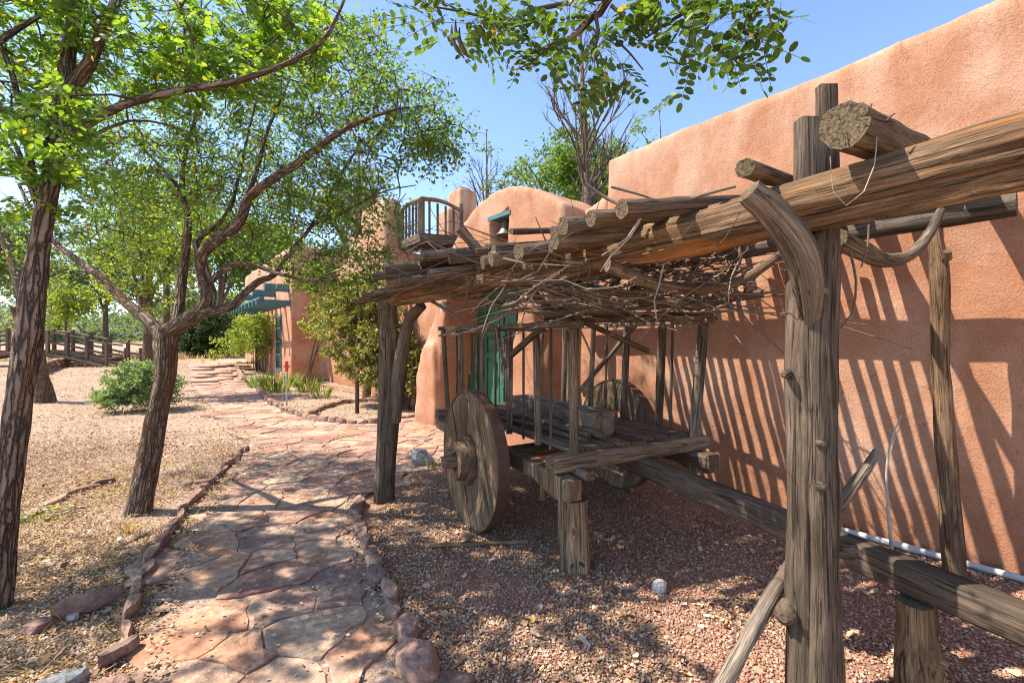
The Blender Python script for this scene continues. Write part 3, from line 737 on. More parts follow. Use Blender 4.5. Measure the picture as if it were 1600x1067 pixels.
# posts
m = MB(); m.tube([(at(1268, 1150, 1.93), .108), (at(1270, 1067, 1.93), .104), (at(1270, 900, 1.93), .096), (at(1268, 700, 1.94), .092), (at(1266, 550, 1.95), .092), (at(1270, 420, 1.97), .095), (at(1274, 350, 2.0), .085)], seg=56, amp=.08, step=.045, groove=.08, splits=9)
for (x, y, r) in ((1228, 585, .022), (1278, 692, .02), (1325, 860, .045), (1228, 960, .05), (1279, 758, .028)):
    c = at(x, y, 1.86 if 1240 < x < 1300 else 1.92); dirv = Vector((x - 1268, -40, 0)).normalized()
    m.tube([(c - dirv * .05, r), (c + dirv * .02, r * .8), (c + dirv * .035, r * .35)], seg=8, amp=.15, step=.02)
m.build('post', [M['post'], M['end']], ram, label='thick grey near post with knots and long cracks')
m = MB(); m.tube([(at(1270, 610, 2.0), .03), (at(1266, 520, 1.93), .035), (at(1262, 440, 1.84), .055), (at(1246, 385, 1.79), .060), (at(1210, 335, 1.755), .056), (at(1170, 300, 1.74), .046)], seg=44, amp=.07, step=.035, groove=.07, splits=6); m.build('fork', [M['post'], M['end']], ram)
m = MB(); m.beam(at(1272, 420, 2.08), at(1272, 188, 2.09), .155, .07, amp=.05, step=.06); m.build('post_top', [M['greydark'], M['end']], ram)
m = MB(); m.beam(at(1297, 400, 2.14), at(1291, 136, 2.16), .085, .05, amp=.05, step=.06); m.build('post_top', [M['greydark'], M['end']], ram)
# far post: forked twin trunk
m = MB()
m.tube([(at(600, 795, 4.44), .105), (at(602, 740, 4.44), .092), (at(607, 650, 4.44), .10), (at(609, 560, 4.44), .10), (at(606, 500, 4.44), .085), (at(606, 452, 4.44), .08)], seg=36, amp=.10, step=.06, groove=.09, splits=7)
m.tube([(at(618, 660, 4.40), .05), (at(624, 580, 4.38), .07), (at(632, 530, 4.36), .06), (at(640, 500, 4.33), .052), (at(660, 478, 4.22), .045)], seg=10, amp=.1, step=.07, groove=.06)
m.tube([(at(622, 640, 4.5), .05), (at(628, 570, 4.52), .05), (at(634, 510, 4.55), .042)], seg=8, amp=.1, step=.07)
m.build('post', [M['post'], M['end']], ram, label='forked far post with split orange heartwood')
m = MB(); m.tube([(at(1497, 930, 2.86), .060), (at(1489, 860, 2.87), .056), (at(1478, 700, 2.9), .050), (at(1470, 560, 2.93), .048), (at(1468, 430, 2.95), .052), (at(1463, 390, 2.96), .042), (at(1458, 335, 2.97), .036)], seg=36, amp=.09, step=.05, groove=.07, splits=5)
m.tube([(at(1478, 405, 2.9), .03), (at(1480, 393, 2.87), .02)], seg=8, amp=.1, step=.03)
m.build('post', [M['tan'], M['end']], ram, label='slim pale post near the wall')
log(W(3.70, .46, 0), W(3.70, .46, 2.3), .075, .06, .03, mats=[M['grey'], M['end']], name='post', parent=ram)
# sagging brace between the near post and the wall post
m = MB(); m.tube([(at(1308, 372, 2.05), .042), (at(1345, 392, 2.2), .045), (at(1385, 408, 2.35), .038), (at(1425, 397, 2.5), .03), (at(1452, 365, 2.65), .026), (at(1470, 330, 2.8), .022)], seg=10, amp=.1, step=.05, groove=.05); m.build('brace', [M['grey'], M['end']], ram, label='sagging bent branch brace')
# two heavy cross logs
def slog(p0, dirv, n_end, r0, r1, zend, mats, seg=20, label=None):
    nst_ = (p0 - P0).dot(NN); L = (nst_ - n_end) / -(dirv.dot(NN)); p1 = p0 + dirv * L; p1.z = zend
    q = MB(); q.tube([(p0, r0), ((p0 + p1) / 2, (r0 + r1) / 2), (p1, r1)], seg=44, amp=.08, step=.06, groove=.07, splits=7)
    return q.build('cross_log', mats, ram, label=label)
slog(at(1318, 196, 1.60), Vector((.81, .59, 0)).normalized(), .1, .078, .07, 2.60, [M['tan'], M['end']], label='heavy cross log with mossy cracked end')
slog(at(1163, 263, 1.86), Vector((.72, .69, 0)).normalized(), .12, .038, .038, 2.6, [M['pole'], M['end']])
slog(at(1690, 120, 1.42), Vector((.78, .62, 0)).normalized(), .15, .06, .05, 2.6, [M['pole'], M['end']])
# roof poles
def roof_pole(u_in, over, r, layer=0, dz=0.0, n_in=None, skew=0.0, mats=None):
    d = Vector((LL.x + skew, LL.y - skew, 0)).normalized()
    n_in = n_in if n_in is not None else random.uniform(.04, .30)
    p1 = W(u_in, n_in, 0)
    # crossing with the beam line
    a = BDIR.normalized(); q = p1 - A_
    den = -d.x * a.y + d.y * a.x
    t = ((-q.x) * a.y + q.y * a.x) / den * -1
    # solve p1 - d*t on beam line numerically
    best = min((abs(((p1 - d * tt) - A_).cross(a).z), tt) for tt in np.arange(.1, 4, .01)); tb = best[1]
    X = p1 - d * tb; s = (X - A_).dot(a) / BDIR.length
    p0 = X - d * over
    zb = beam_top(s) + r + dz + (-.085 if layer == 0 else -.03)
    if s < .05: return
    full = tb + max(0, n_in - .2) / .96; k = (ZR - beam_top(s) + (.08 if layer == 0 else .0)) / full
    p1.z = zb + k * tb; p0.z = zb - k * over
    q = MB(); mid = (p0 + p1) / 2 + Vector((random.uniform(-.014, .014), random.uniform(-.014, .014), random.uniform(-.01, .01)))
    q.tube([(p0, r * random.uniform(.95, 1.2)), (mid, r), (p1, r * random.uniform(.75, 1))], seg=18, amp=.12, step=.09, groove=.12, splits=3)
    return q.build('roof_pole', mats or [M['pole'], M['end']], ram)
random.seed(21)
u = .60
while u < 3.75:
    big = .42 < u < 1.35 and random.random() < .3
    r = random.uniform(.038, .044) if big else random.uniform(.027, .036)
    roof_pole(u, (random.uniform(.32, .66) if u < 2.2 else random.uniform(.16, .46)), r, skew=random.uniform(-.012, .012))
    u += 2 * r + random.choice([.022, .036, .045, .05])
for u, ov, r, dz in ((.74, .46, .040, .0), (.98, .50, .036, .0), (1.1, .52, .040, -.01), (1.35, .40, .032, .0), (1.55, .52, .032, -.02), (1.75, .40, .030, .02), (1.9, .55, .032, .0), (2.1, .42, .032, .03), (2.2, .6, .032, .06), (2.4, .40, .032, .09), (2.5, .6, .030, .06), (2.65, .35, .03, .10), (2.8, .5, .03, .06), (2.95, .3, .028, .06)):
    roof_pole(u, ov, r, layer=1, dz=dz, n_in=random.uniform(1.5, 2.1), skew=random.uniform(-.09, .09), mats=[random.choice([M['grey'], M['pole'], M['greydark']]), M['end']])
random.seed(91)
for k in range(12):
    uu = random.uniform(.9, 3.0)
    roof_pole(uu, random.uniform(.1, .5), random.uniform(.014, .024), layer=1, dz=random.uniform(.05, .10), n_in=random.uniform(1.7, 2.2), skew=random.uniform(-.25, .25), mats=[random.choice([M['grey'], M['greydark']]), M['end']])
m = MB(); m.tube([(at(718, 358, 2.95), .032), (at(748, 392, 3.0), .034)], seg=8, amp=.1); m.build('roof_pole', [M['pole'], M['end']], ram)
# bent branches hanging under the roof
def bent(pts, r0, r1, mat='pole', name='hanging_branch'):
    n = len(pts); q = MB()
    q.tube([(at(*p), r0 + (r1 - r0) * i / (n - 1)) for i, p in enumerate(pts)], seg=9, amp=.14, step=.06, groove=.06)
    return q.build(name, [M[mat], M['end']], ram)
bent([(950, 415, 2.4), (990, 432, 2.45), (1040, 448, 2.5), (1100, 453, 2.55), (1155, 440, 2.6), (1215, 402, 2.6), (1240, 380, 2.6)], .036, .024, 'pole')
bent([(860, 438, 2.9), (905, 450, 2.9), (960, 457, 2.9), (1030, 472, 2.9), (1090, 480, 2.9), (1112, 474, 2.9), (1125, 455, 2.9), (1145, 425, 2.85), (1168, 370, 2.8)], .032, .022, 'pole')
bent([(850, 492, 3.2), (920, 488, 3.2), (1010, 478, 3.15), (1100, 472, 3.1), (1150, 465, 3.05), (1192, 459, 3.0)], .036, .028, 'grey')
bent([(700, 462, 3.9), (750, 470, 3.8), (820, 484, 3.7), (900, 500, 3.6)], .026, .02, 'pole')
bent([(795, 420, 3.2), (830, 455, 3.3), (865, 490, 3.4)], .035, .03, 'greydark')
bent([(850, 440, 3.2), (885, 462, 3.3), (905, 475, 3.3)], .022, .02, 'tan')
bent([(945, 470, 3.3), (975, 420, 3.1), (1010, 390, 3.0)], .03, .02, 'grey')
bent([(1075, 440, 3.0), (1090, 410, 2.9), (1100, 380, 2.8)], .028, .02, 'grey')
bent([(985, 455, 3.0), (1050, 420, 2.9), (1120, 390, 2.8)], .026, .018, 'greydark')
bent([(1000, 470, 3.1), (1020, 445, 3.1), (1060, 425, 3.0)], .016, .01, 'pole')
random.seed(4)
q = MB(); q2 = MB()
def rt(q, lo, hi, rad, nseg=3):
    x = random.uniform(*lo[0]); y = random.uniform(*lo[1]); d = random.uniform(*lo[2])
    a = at(x, y, d); L = random.uniform(.3, .9); ang = random.uniform(0, 2 * math.pi)
    v = Vector((math.cos(ang), math.sin(ang), random.uniform(-.35, .25))); pts = [(a, rad)]
    for k in range(nseg):
        v = (v + Vector((random.uniform(-.28, .28), random.uniform(-.28, .28), random.uniform(-.3, .3)))).normalized()
        a = a + v * L / nseg
        zmax = 2.5
        a.z = min(a.z, zmax); pts.append((a, rad * (1 - .25 * (k + 1))))
    q.tube(pts, seg=4, step=.12, cap=False)
for _ in range(270): rt(q, ((780, 1160), (395, 490), (2.5, 3.5)), None, random.uniform(.003, .010))
for _ in range(16): rt(q2, ((800, 1180), (390, 480), (2.3, 3.3)), None, random.uniform(.002, .005))
for _ in range(60): rt(q, ((620, 860), (380, 440), (2.9, 4.1)), None, random.uniform(.003, .005))
q.build('brushwood', M['twig'], ram, kind='stuff'); q2.build('brushwood', M['twigpale'], ram, kind='stuff')
def hang(pts, r, mat='twig', name='twig'):
    q = MB(); q.tube([(at(*p), r * (1 - .5 * i / len(pts))) for i, p in enumerate(pts)], seg=5, step=.06); return q.build(name, M[mat], ram)
hang([(955, 293, 2.3), (1000, 305, 2.3), (1040, 318, 2.3), (1095, 328, 2.2)], .007)
hang([(913, 288, 2.5), (950, 312, 2.5), (990, 328, 2.4), (1035, 336, 2.3)], .011)
hang([(1048, 322, 2.2), (1100, 305, 2.15), (1150, 292, 2.1)], .010)
hang([(885, 395, 2.6), (930, 365, 2.5), (975, 348, 2.35), (1020, 340, 2.2)], .009)
hang([(1008, 330, 2.1), (985, 370, 2.12), (955, 400, 2.15), (938, 425, 2.2)], .005, 'twigpale')
hang([(1003, 335, 2.1), (980, 372, 2.12), (940, 400, 2.15)], .005, 'twigpale')
hang([(745, 415, 3.3), (735, 445, 3.3), (722, 485, 3.3)], .009)
hang([(1328, 392, 2.0), (1338, 440, 2.0), (1332, 490, 2.0), (1315, 512, 2.0)], .006)
hang([(1358, 352, 1.95), (1356, 385, 1.95), (1346, 418, 1.95)], .005)
hang([(1040, 400, 2.4), (1030, 445, 2.4), (1022, 470, 2.4), (1026, 500, 2.4)], .005, 'twigpale')
hang([(1160, 400, 2.5), (1142, 435, 2.5), (1138, 478, 2.5)], .005, 'twigpale')
hang([(1370, 215, 1.62), (1366, 260, 1.58), (1350, 300, 1.56), (1322, 322, 1.56), (1302, 300, 1.56), (1297, 245, 1.56)], .0022, 'twigpale', 'wire')
hang([(1385, 190, 1.6), (1392, 182, 1.6), (1398, 178, 1.6)], .004, 'iron', 'nail')
hang([(1357, 175, 1.6), (1362, 163, 1.6)], .004, 'iron', 'nail')
hang([(670, 468, 4.0), (690, 480, 3.9), (722, 500, 3.8)], .018)
# diagonal prop behind the near post
ps = thing('leaning_stick', 'grey forked stick leaning behind the near ramada post', 'stick')
m = MB(); m.tube([(at(1095, 1120, 1.9), .034), (at(1135, 1060, 1.95), .033), (at(1222, 905, 2.02), .03), (at(1312, 788, 2.1), .028), (at(1345, 745, 2.14), .025), (at(1371, 706, 2.18), .018)], seg=10, amp=.12, step=.05, groove=.05); m.build('stick', [M['grey'], M['end']], ps)

# ------------------------------------------------------------------ cart
cart = thing('wooden_cart', 'old wooden ox cart with solid plank wheels and slatted sides', 'cart')
cart.location = K(.7, 1.1, 0); CO = cart.location.copy()
def cpart(mb, name, mats, smooth=True, label=None, parent=None):
    o = mb.build(name, mats, parent or cart, smooth, label)
    if parent is None: o.location = -CO
    return o
WG = [M['grey'], M['end']]; WD = [M['greydark'], M['end']]
m = MB(); m.beam(K(-.05, 0, .715), K(1.50, 0, .715), .11, .10, amp=.06, step=.08); cpart(m, 'front_crossbeam', [M['wheel'], M['end']])
m = MB(); m.beam(K(.0, 2.42, .715), K(1.5, 2.42, .715), .11, .10, amp=.06); cpart(m, 'rear_crossbeam', WG)
# carved side beams
prof = [(-.16, .50), (-.16, .635), (.1, .655), (.8, .66), (1.6, .66), (2.42, .65), (2.42, .56), (1.6, .55), (.62, .545), (.28, .545), (.12, .50), (.0, .475)]
for a in (.04, 1.40):
    m = MB(); m.poly(prof, (K(a - .055, 0, 0), KM, UP, KL), .115); o = cpart(m, 'side_beam', [M['wheel'], M['end']], smooth=False)
    bv = o.modifiers.new('b', 'BEVEL'); bv.width = .012; bv.segments = 2
m = MB(); m.beam(K(.16, -.17, .655), K(.16, .15, .655), .07, .06); cpart(m, 'block', WG)
m = MB(); m.beam(K(1.36, -.2, .60), K(1.36, .5, .60), .13, .13, amp=.08); cpart(m, 'bolster', WD)
# bed planks
random.seed(3); a = .14
while a < 1.36:
    wd = random.uniform(.11, .17); z = .775 + random.uniform(-.008, .012)
    m = MB(); m.beam(K(a + wd / 2, random.uniform(-.02, .06), z), K(a + wd / 2 + random.uniform(-.02, .02), 2.40, z), wd - .012, .028, amp=.05, step=.12, up=UP)
    cpart(m, 'plank', [random.choice([M['grey'], M['greydark'], M['grey']]), M['end']]); a += wd
for (x0, y0, d0, x1, y1, d1, r) in ((800, 650, 4.4, 925, 705, 3.35, .035), (815, 668, 4.1, 905, 712, 3.3, .028), (812, 640, 4.5, 880, 672, 3.8, .03)):
    pass
for a0, m0, a1, m1, r in ((.30, 1.9, .52, .12, .034), (.40, 1.6, .44, .2, .026), (.24, 1.3, .33, .1, .022)):
    log(K(a0, m0, .80 + r), K(a1, m1, .80 + r), r, r * .8, .02, mats=WG, name='loose_pole', parent=cart).location = -CO
# axle
m = MB(); m.tube([(K(-.47, .925, .57), .052), (K(-.33, .925, .57), .058), (K(.2, .93, .57), .065), (K(1.2, 1.05, .57), .065), (K(1.62, 1.12, .57), .06)], seg=14, amp=.06, step=.08, groove=.05); cpart(m, 'axle', WG)
m = MB(); m.beam(K(-.40, .925, .64), K(-.40, .925, .66), .06, .03); cpart(m, 'axle_wedge', WG)
m = MB(); m.beam(K(.14, .40, .33), K(.14, .40, .55), .045, .045); cpart(m, 'peg', [M['tan'], M['end']])
# wheels
def wheel(center, axis, R_, th, hole, label, lines, seed):
    wh = bpy.data.objects.new('wheel', None); link(wh, cart); wh.location = center - CO; wh['label'] = label
    e2 = UP; e1 = e2.cross(axis).normalized(); ez = axis.normalized()
    fr_ = (Vector((0, 0, 0)) - ez * th / 2, e1, e2, ez)
    circ = [(R_ * .975 * math.cos(t), R_ * .975 * math.sin(t)) for t in np.linspace(0, 2 * math.pi, 72, endpoint=False)]
    ang, cuts = lines
    nx_, ny_ = math.cos(ang), math.sin(ang); edges = [-9] + cuts + [9]
    for i in range(len(edges) - 1):
        lo, hi = edges[i], edges[i + 1]
        p = clip(circ, nx_ * (hi - .004), ny_ * (hi - .004), nx_, ny_) if hi < 5 else circ
        p = clip(p, nx_ * (lo + .004), ny_ * (lo + .004), -nx_, -ny_) if lo > -5 else p
        if len(p) < 3: continue
        if hole:
            inside = [(x, y) for x, y in p]
            # split plank around the hub hole into two polygons by polar clipping
            for sgn in (1, -1):
                tx, ty = -ny_ * sgn, nx_ * sgn
                half = clip(p, 0, 0, -tx, -ty)
                if len(half) < 3: continue
                out = []
                # replace the straight cut edge by the hole arc
                pts = []
                for k in range(len(half)):
                    a0 = half[k]; b0 = half[(k + 1) % len(half)]; L = math.hypot(b0[0] - a0[0], b0[1] - a0[1]); n = max(1, int(L / .03))
                    for j in range(n): pts.append((a0[0] + (b0[0] - a0[0]) * j / n, a0[1] + (b0[1] - a0[1]) * j / n))
                for (x, y) in pts:
                    proj = x * nx_ + y * ny_; dist = x * tx + y * ty
                    if abs(proj) < hole:
                        mn_ = math.sqrt(hole * hole - proj * proj)
                        dist = max(dist, mn_)
                    out.append((nx_ * proj + tx * dist, ny_ * proj + ty * dist))
                q = MB(); q.poly([(x, y) for x, y in out], fr_, th)
                q.g = [((v[0]) * nx_ + v[2] * ny_, v[1], (-v[0] * ny_ + v[2] * nx_) + i * 3.3) for v in q.g]
                q.build('plank', M['wheel'], wh, smooth=False)
        else:
            q = MB(); q.poly(p, (fr_[0] + ez * random.uniform(-.004, .004), e1, e2, ez), th)
            q.g = [((v[0]) * nx_ + (v[2] - q.seed) * ny_, v[1], (-v[0] * ny_ + (v[2] - q.seed) * nx_) + i * 3.3) for v in q.g]
            q.build('plank', M['wheel'], wh, smooth=False)
    # iron tyre
    ns = 72; v = []; f = []
    for k in range(ns):
        t = 2 * math.pi * k / ns; c_, s_ = math.cos(t), math.sin(t)
        for (r, z) in ((R_ * .975, -th / 2 - .006), (R_, -th / 2 - .006), (R_, th / 2 + .006), (R_ * .975, th / 2 + .006)):
            v.append((e1 * c_ + e2 * s_) * r + ez * z)
    for k in range(ns):
        for j in range(4): f.append((k * 4 + j, ((k + 1) % ns) * 4 + j, ((k + 1) % ns) * 4 + (j + 1) % 4, k * 4 + (j + 1) % 4))
    mobj('tyre', newmesh('tyre', v, f, M['iron'], smooth=False), wh)
    return wh, (e1, e2, ez)
AX = -KL
wc = K(-.21, .925, .57)
wh, (e1, e2, ez) = wheel(wc, AX, .57, .085, 0, 'near plank wheel with thick wooden hub', (math.radians(24), [-.17, .20]), 1)
def ring(R1, R2, z0, z1, sides, name, rot=0.0, sx=1.0, sy=1.0):
    v = []; f = []
    for k in range(sides):
        t = 2 * math.pi * k / sides + rot; c_, s_ = math.cos(t) * sx, math.sin(t) * sy
        for (r, z) in ((R1, z0), (R2, z0), (R2 * .96, z1), (R1, z1)): v.append((e1 * c_ + e2 * s_) * r + ez * z)
    for k in range(sides):
        for j in range(4): f.append((k * 4 + j, ((k + 1) % sides) * 4 + j, ((k + 1) % sides) * 4 + (j + 1) % 4, k * 4 + (j + 1) % 4))
    o = mobj(name, newmesh(name, v, f, M['ironhub'], smooth=False, gc=[(p[0], p[2], p[1]) for p in v]), wh)
    bv = o.modifiers.new('b', 'BEVEL'); bv.width = .006; bv.segments = 2
ring(.06, .215, .042, .09, 10, 'hub', .2, .85, 1.0)
ring(.075, .165, .089, .165, 14, 'hub_collar', 0, .9, 1.0)
q = MB(); q.beam(e1 * -.06 + e2 * .13 + ez * .055, e1 * -.03 + e2 * .50 + ez * .05, .10, .03, amp=.08); q.build('wheel_cleat', M['ironhub'], wh)
q = MB(); q.beam(e1 * .02 - e2 * .15 + ez * .052, e1 * .08 - e2 * .40 + ez * .045, .06, .025, amp=.08); q.build('wheel_cleat', M['ironhub'], wh)
w2, _ = wheel(Vector((1.115, 4.86, .575)), AX, .57, .08, .25, 'far plank wheel with a large round hole', (math.radians(-15), [-.30, -.02, .28]), 2)
# tongue
m = MB(); tp0 = K(.72, 1.3, .62); 
m.beam(Vector((.60, 4.2, .66)), Vector((2.72, .42, .36)), .125, .135, amp=.06, step=.08); cpart(m, 'tongue', [M['greydark'], M['end']], label='long grey hewn cart tongue')
# stakes
def stake(a, mm, wd, ta=0.0, tm=0.0, top=1.70, mat='grey', name='stake'):
    q = MB(); q.beam(K(a, mm, .74), K(a + ta, mm + tm, top), wd, wd * .8, amp=.06, step=.12); cpart(q, name, [M[mat], M['end']])
for a, mm, wd, ta in ((.17, .03, .058, 0), (.15, .47, .055, -.02), (.15, .95, .055, .01), (.14, 1.45, .045, -.02), (.12, 1.94, .055, -.03), (.12, 2.38, .05, -.06)):
    stake(a, mm, wd, ta, top=1.76 if mm < .1 else 1.69)
for a, mm in ((.15, .29), (.15, .70), (.14, 1.2), (.12, 1.7), (.12, 2.1)): stake(a, mm, .022, 0, mat='greydark', name='rod')
for a, mm, wd, ta in ((1.37, .0, .072, .12), (1.37, .39, .066, .06), (1.36, .83, .06, .05), (1.36, 1.35, .05, .05), (1.36, 1.85, .055, .03), (1.36, 2.36, .055, .03)):
    stake(a, mm, wd, ta, mat='grey')
for a, mm in ((1.37, .25), (1.36, 1.1), (1.36, 1.6)): stake(a, mm, .022, .03, mat='greydark', name='rod')
for a in (.5, .9): stake(a, 2.40, .045, 0, mat='greydark')
def crail(p0, p1, name='top_rail', wd=.05, ht=.045, mat='grey'):
    q = MB(); q.beam(p0, p1, wd, ht, amp=.10, step=.1); cpart(q, name, [M[mat], M['end']])
crail(K(.12, -.12, 1.665), K(.10, 2.60, 1.70)); crail(K(.17, -.05, 1.705), K(.06, 2.5, 1.62), mat='greydark', wd=.03, ht=.03)
crail(K(.02, .01, 1.69), K(1.66, .02, 1.75), wd=.055); crail(K(.35, .03, 1.74), K(1.72, .10, 1.79), mat='greydark')
crail(K(1.48, -.1, 1.72), K(1.42, 2.55, 1.72)); crail(K(0.02, 2.42, 1.70), K(1.5, 2.42, 1.70), mat='greydark')
q = MB(); q.beam(at(868, 655, 4.3), at(1002, 498, 4.5), .055, .03, amp=.08); cpart(q, 'diagonal_brace', WG)
q = MB(); q.beam(at(798, 556, 3.65), at(885, 478, 3.4), .045, .045, amp=.12); cpart(q, 'diagonal_brace', WD)
q = MB(); q.beam(at(905, 500, 3.1), at(1012, 549, 3.3), .045, .03, amp=.12); cpart(q, 'diagonal_brace', WD)
m = MB(); m.tube([(at(777, 512, 3.9), .02), (at(780, 540, 3.9), .018), (at(790, 575, 3.85), .014)], seg=6, amp=.1); cpart(m, 'bent_peg', WD)
m = MB(); m.tube([(at(907, 517, 3.15), .008), (at(920, 545, 3.2), .007), (at(928, 570, 3.2), .004)], seg=5); cpart(m, 'twig', M['twig'])
# dried chilli string and vines on the stakes
ch_ = MB(); random.seed(9)
for k in range(26):
    c = at(787 + random.uniform(-3, 3), 535 + k * 2.6, 3.86); d = Vector((random.uniform(-1, 1), random.uniform(-1, 1), random.uniform(-.6, .3))) * .022
    ch_.tube([(c, .006), (c + d, .004)], seg=4, cap=False)
ch_.tube([(at(787, 530, 3.86), .003), (at(787, 605, 3.86), .003)], seg=4)
tag(ch_.build('dried_garland', M['twigpale']), 'thin dried garland hanging from a left cart stake', 'garland')

# trough lying in the cart
tr = thing('log_trough', 'hollowed hewn log trough lying on the cart bed', 'trough')
bm = bmesh.new(); L_, Wd, H_ = 1.36, .22, .19
def V(a, b, c): return bm.verts.new(K(.52 + b, .26 + a, .795 + c))
sec_o = [(0, .03), (.02, 0), (Wd - .02, 0), (Wd, .03), (Wd + .01, H_), (Wd - .035, H_ + .003), (Wd - .05, .07), (.05, .07), (.035, H_ + .003), (-.01, H_)]
rows = []
for i, x in enumerate(np.linspace(0, L_, 15)):
    solid = i < 2 or i > 12
    rows.append([V(x, b + .008 * mn.noise(Vector((x * 4, k, 1))), (H_ if (solid and k in (6, 7)) else c) + .01 * mn.noise(Vector((x * 3, k, 5)))) for k, (b, c) in enumerate(sec_o)])
for i in range(14):
    for k in range(10): bm.faces.new((rows[i][k], rows[i][(k + 1) % 10], rows[i + 1][(k + 1) % 10], rows[i + 1][k]))
bm.faces.new(rows[0]); bm.faces.new(rows[-1][::-1]); bmesh.ops.recalc_face_normals(bm, faces=bm.faces)
me = bpy.data.meshes.new('trough_body'); bm.to_mesh(me); bm.free(); me.materials.append(M['grey'])
g_ = me.attributes.new('gc', 'FLOAT_VECTOR', 'POINT')
g_.data.foreach_set('vector', np.array([((Vector(v.co) - K0).dot(KL), v.co.z, (Vector(v.co) - K0).dot(KM)) for v in me.vertices], dtype=np.float32).ravel())
mobj('trough_body', me, tr)
# stumps
def stump(label, base, top, r0, r1, mat, knot=None):
    t = thing('log_stump', label, 'stump'); t.location = base; q = MB(); h = top - base
    q.tube([(-UP * .03, r0), (h * .3, (r0 * .98)), (h * .7, r1), (h, r1)], seg=44, amp=.10, step=.04, groove=.09, splits=8)
    q.build('stump_body', [M[mat], M['end']], t)
    for (ang, z, r) in (knot or []):
        dv = Vector((math.cos(ang), math.sin(ang), 0)); q = MB(); q.tube([(dv * (r0 - .03) + UP * z, r), (dv * (r0 + .012) + UP * z, r * .7), (dv * (r0 + .018) + UP * z, r * .2)], seg=8, amp=.15, step=.02); q.build('knot', [M[mat], M['end']], t)
stump('tan knotty log stump propping up the cart front corner', gp(898, 890), gp(898, 890) + Vector((-.01, 0, .485)), .105, .10, 'tan', [(-1.75, .3, .028), (-1.2, .08, .015), (-1.9, .07, .014)])
sb = Vector((1.795, 2.0, 0)); stump('flared log stump under the cart tongue at right', sb, sb + Vector((-.02, 0, .41)), .088, .068, 'tan', [(-1.3, .2, .02)])
# ground sticks
def gstick(label, pts, r, mat='pole', name='fallen_branch', seg=8):
    q = MB(); P = [gp(x, y) + UP * r for x, y in pts]
    q.tube([(p, r * (1 - .4 * i / len(P))) for i, p in enumerate(P)], seg=seg, amp=.12, step=.05)
    o = q.build(name, [M[mat], M['end']]); tag(o, label, 'branch')
gstick('split grey branch lying on gravel in front of the cart wheel', [(672, 857), (740, 855), (825, 851)], .022, 'tan')
gstick('thin curved twig on gravel near the bottom centre', [(778, 950), (800, 970), (825, 990), (856, 1003)], .005, 'greydark')
gstick('dark thin twig near bottom of the gravel', [(908, 1022), (893, 1045), (880, 1064)], .006, 'greydark')
gstick('thin long stem below the cart tongue', [(1010, 962), (1060, 985), (1105, 1000)], .003, 'pole')
gstick('dark stem lying at the right under the tongue', [(1128, 897), (1165, 905), (1205, 912)], .004, 'greydark')
gstick('thin stick on the bare soil between the trees', [(190, 855), (215, 842), (235, 832)], .005, 'greydark')
q = MB(); q.tube([(at(1395, 880, 2.35), .009), (at(1388, 800, 2.36), .008), (at(1385, 740, 2.36), .006), (at(1392, 690, 2.36), .005), (at(1408, 650, 2.36), .003)], seg=6, amp=.1, step=.05)
q.tube([(at(1386, 725, 2.36), .004), (at(1396, 690, 2.4), .003), (at(1407, 665, 2.4), .002)], seg=5)
tag(q.build('dry_sprig', M['twigpale']), 'thin bleached forked sprig standing behind the cart tongue', 'branch')

# ------------------------------------------------------------------ foliage helpers
def frames(n, rng, up_bias=.5, droop=0.0):
    """random leaf frames: rows = (side, along, normal)"""
    nrm = rng.normal(size=(n, 3)); nrm[:, 2] = np.abs(nrm[:, 2]) + up_bias; nrm /= np.linalg.norm(nrm, axis=1)[:, None]
    a = rng.normal(size=(n, 3)); a[:, 2] -= droop; a -= nrm * (a * nrm).sum(1)[:, None]; a /= np.linalg.norm(a, axis=1)[:, None]
    s = np.cross(a, nrm); return np.stack([s, a, nrm], 1)
T_DIAM = (np.array([(0, 0, 0), (.26, .45, .05), (0, 1, 0), (-.26, .45, .05)]), [(0, 1, 2), (0, 2, 3)])
T_OVAL = (np.array([(0, 0, 0), (.2, .14, .03), (.30, .45, .04), (.22, .82, .03), (0, 1, 0), (-.22, .82, .03), (-.30, .45, .04), (-.2, .14, .03)]), [(0, 1, 2, 3, 4), (0, 4, 5, 6, 7)])
T_BLADE = (np.array([(-.03, 0, 0), (.03, 0, 0), (.022, .6, .02), (0, 1, .1), (-.022, .6, .02)]), [(0, 1, 2, 3, 4)])
T_FLAKE = (np.array([(0, 0, 0), (.34, .3, .10), (.28, .8, -.04), (0, 1, .08), (-.3, .7, .10), (-.28, .2, 0)]), [(0, 1, 2, 3), (0, 3, 4, 5)])
T_PEB = (np.array([(.5, 0, 0), (.1, .42, .0), (-.48, .1, 0), (-.1, -.44, 0), (.06, .0, .36), (-.1, .05, -.3)]), [(0, 1, 4), (1, 2, 4), (2, 3, 4), (3, 0, 4), (1, 0, 5), (2, 1, 5), (3, 2, 5), (0, 3, 5)])
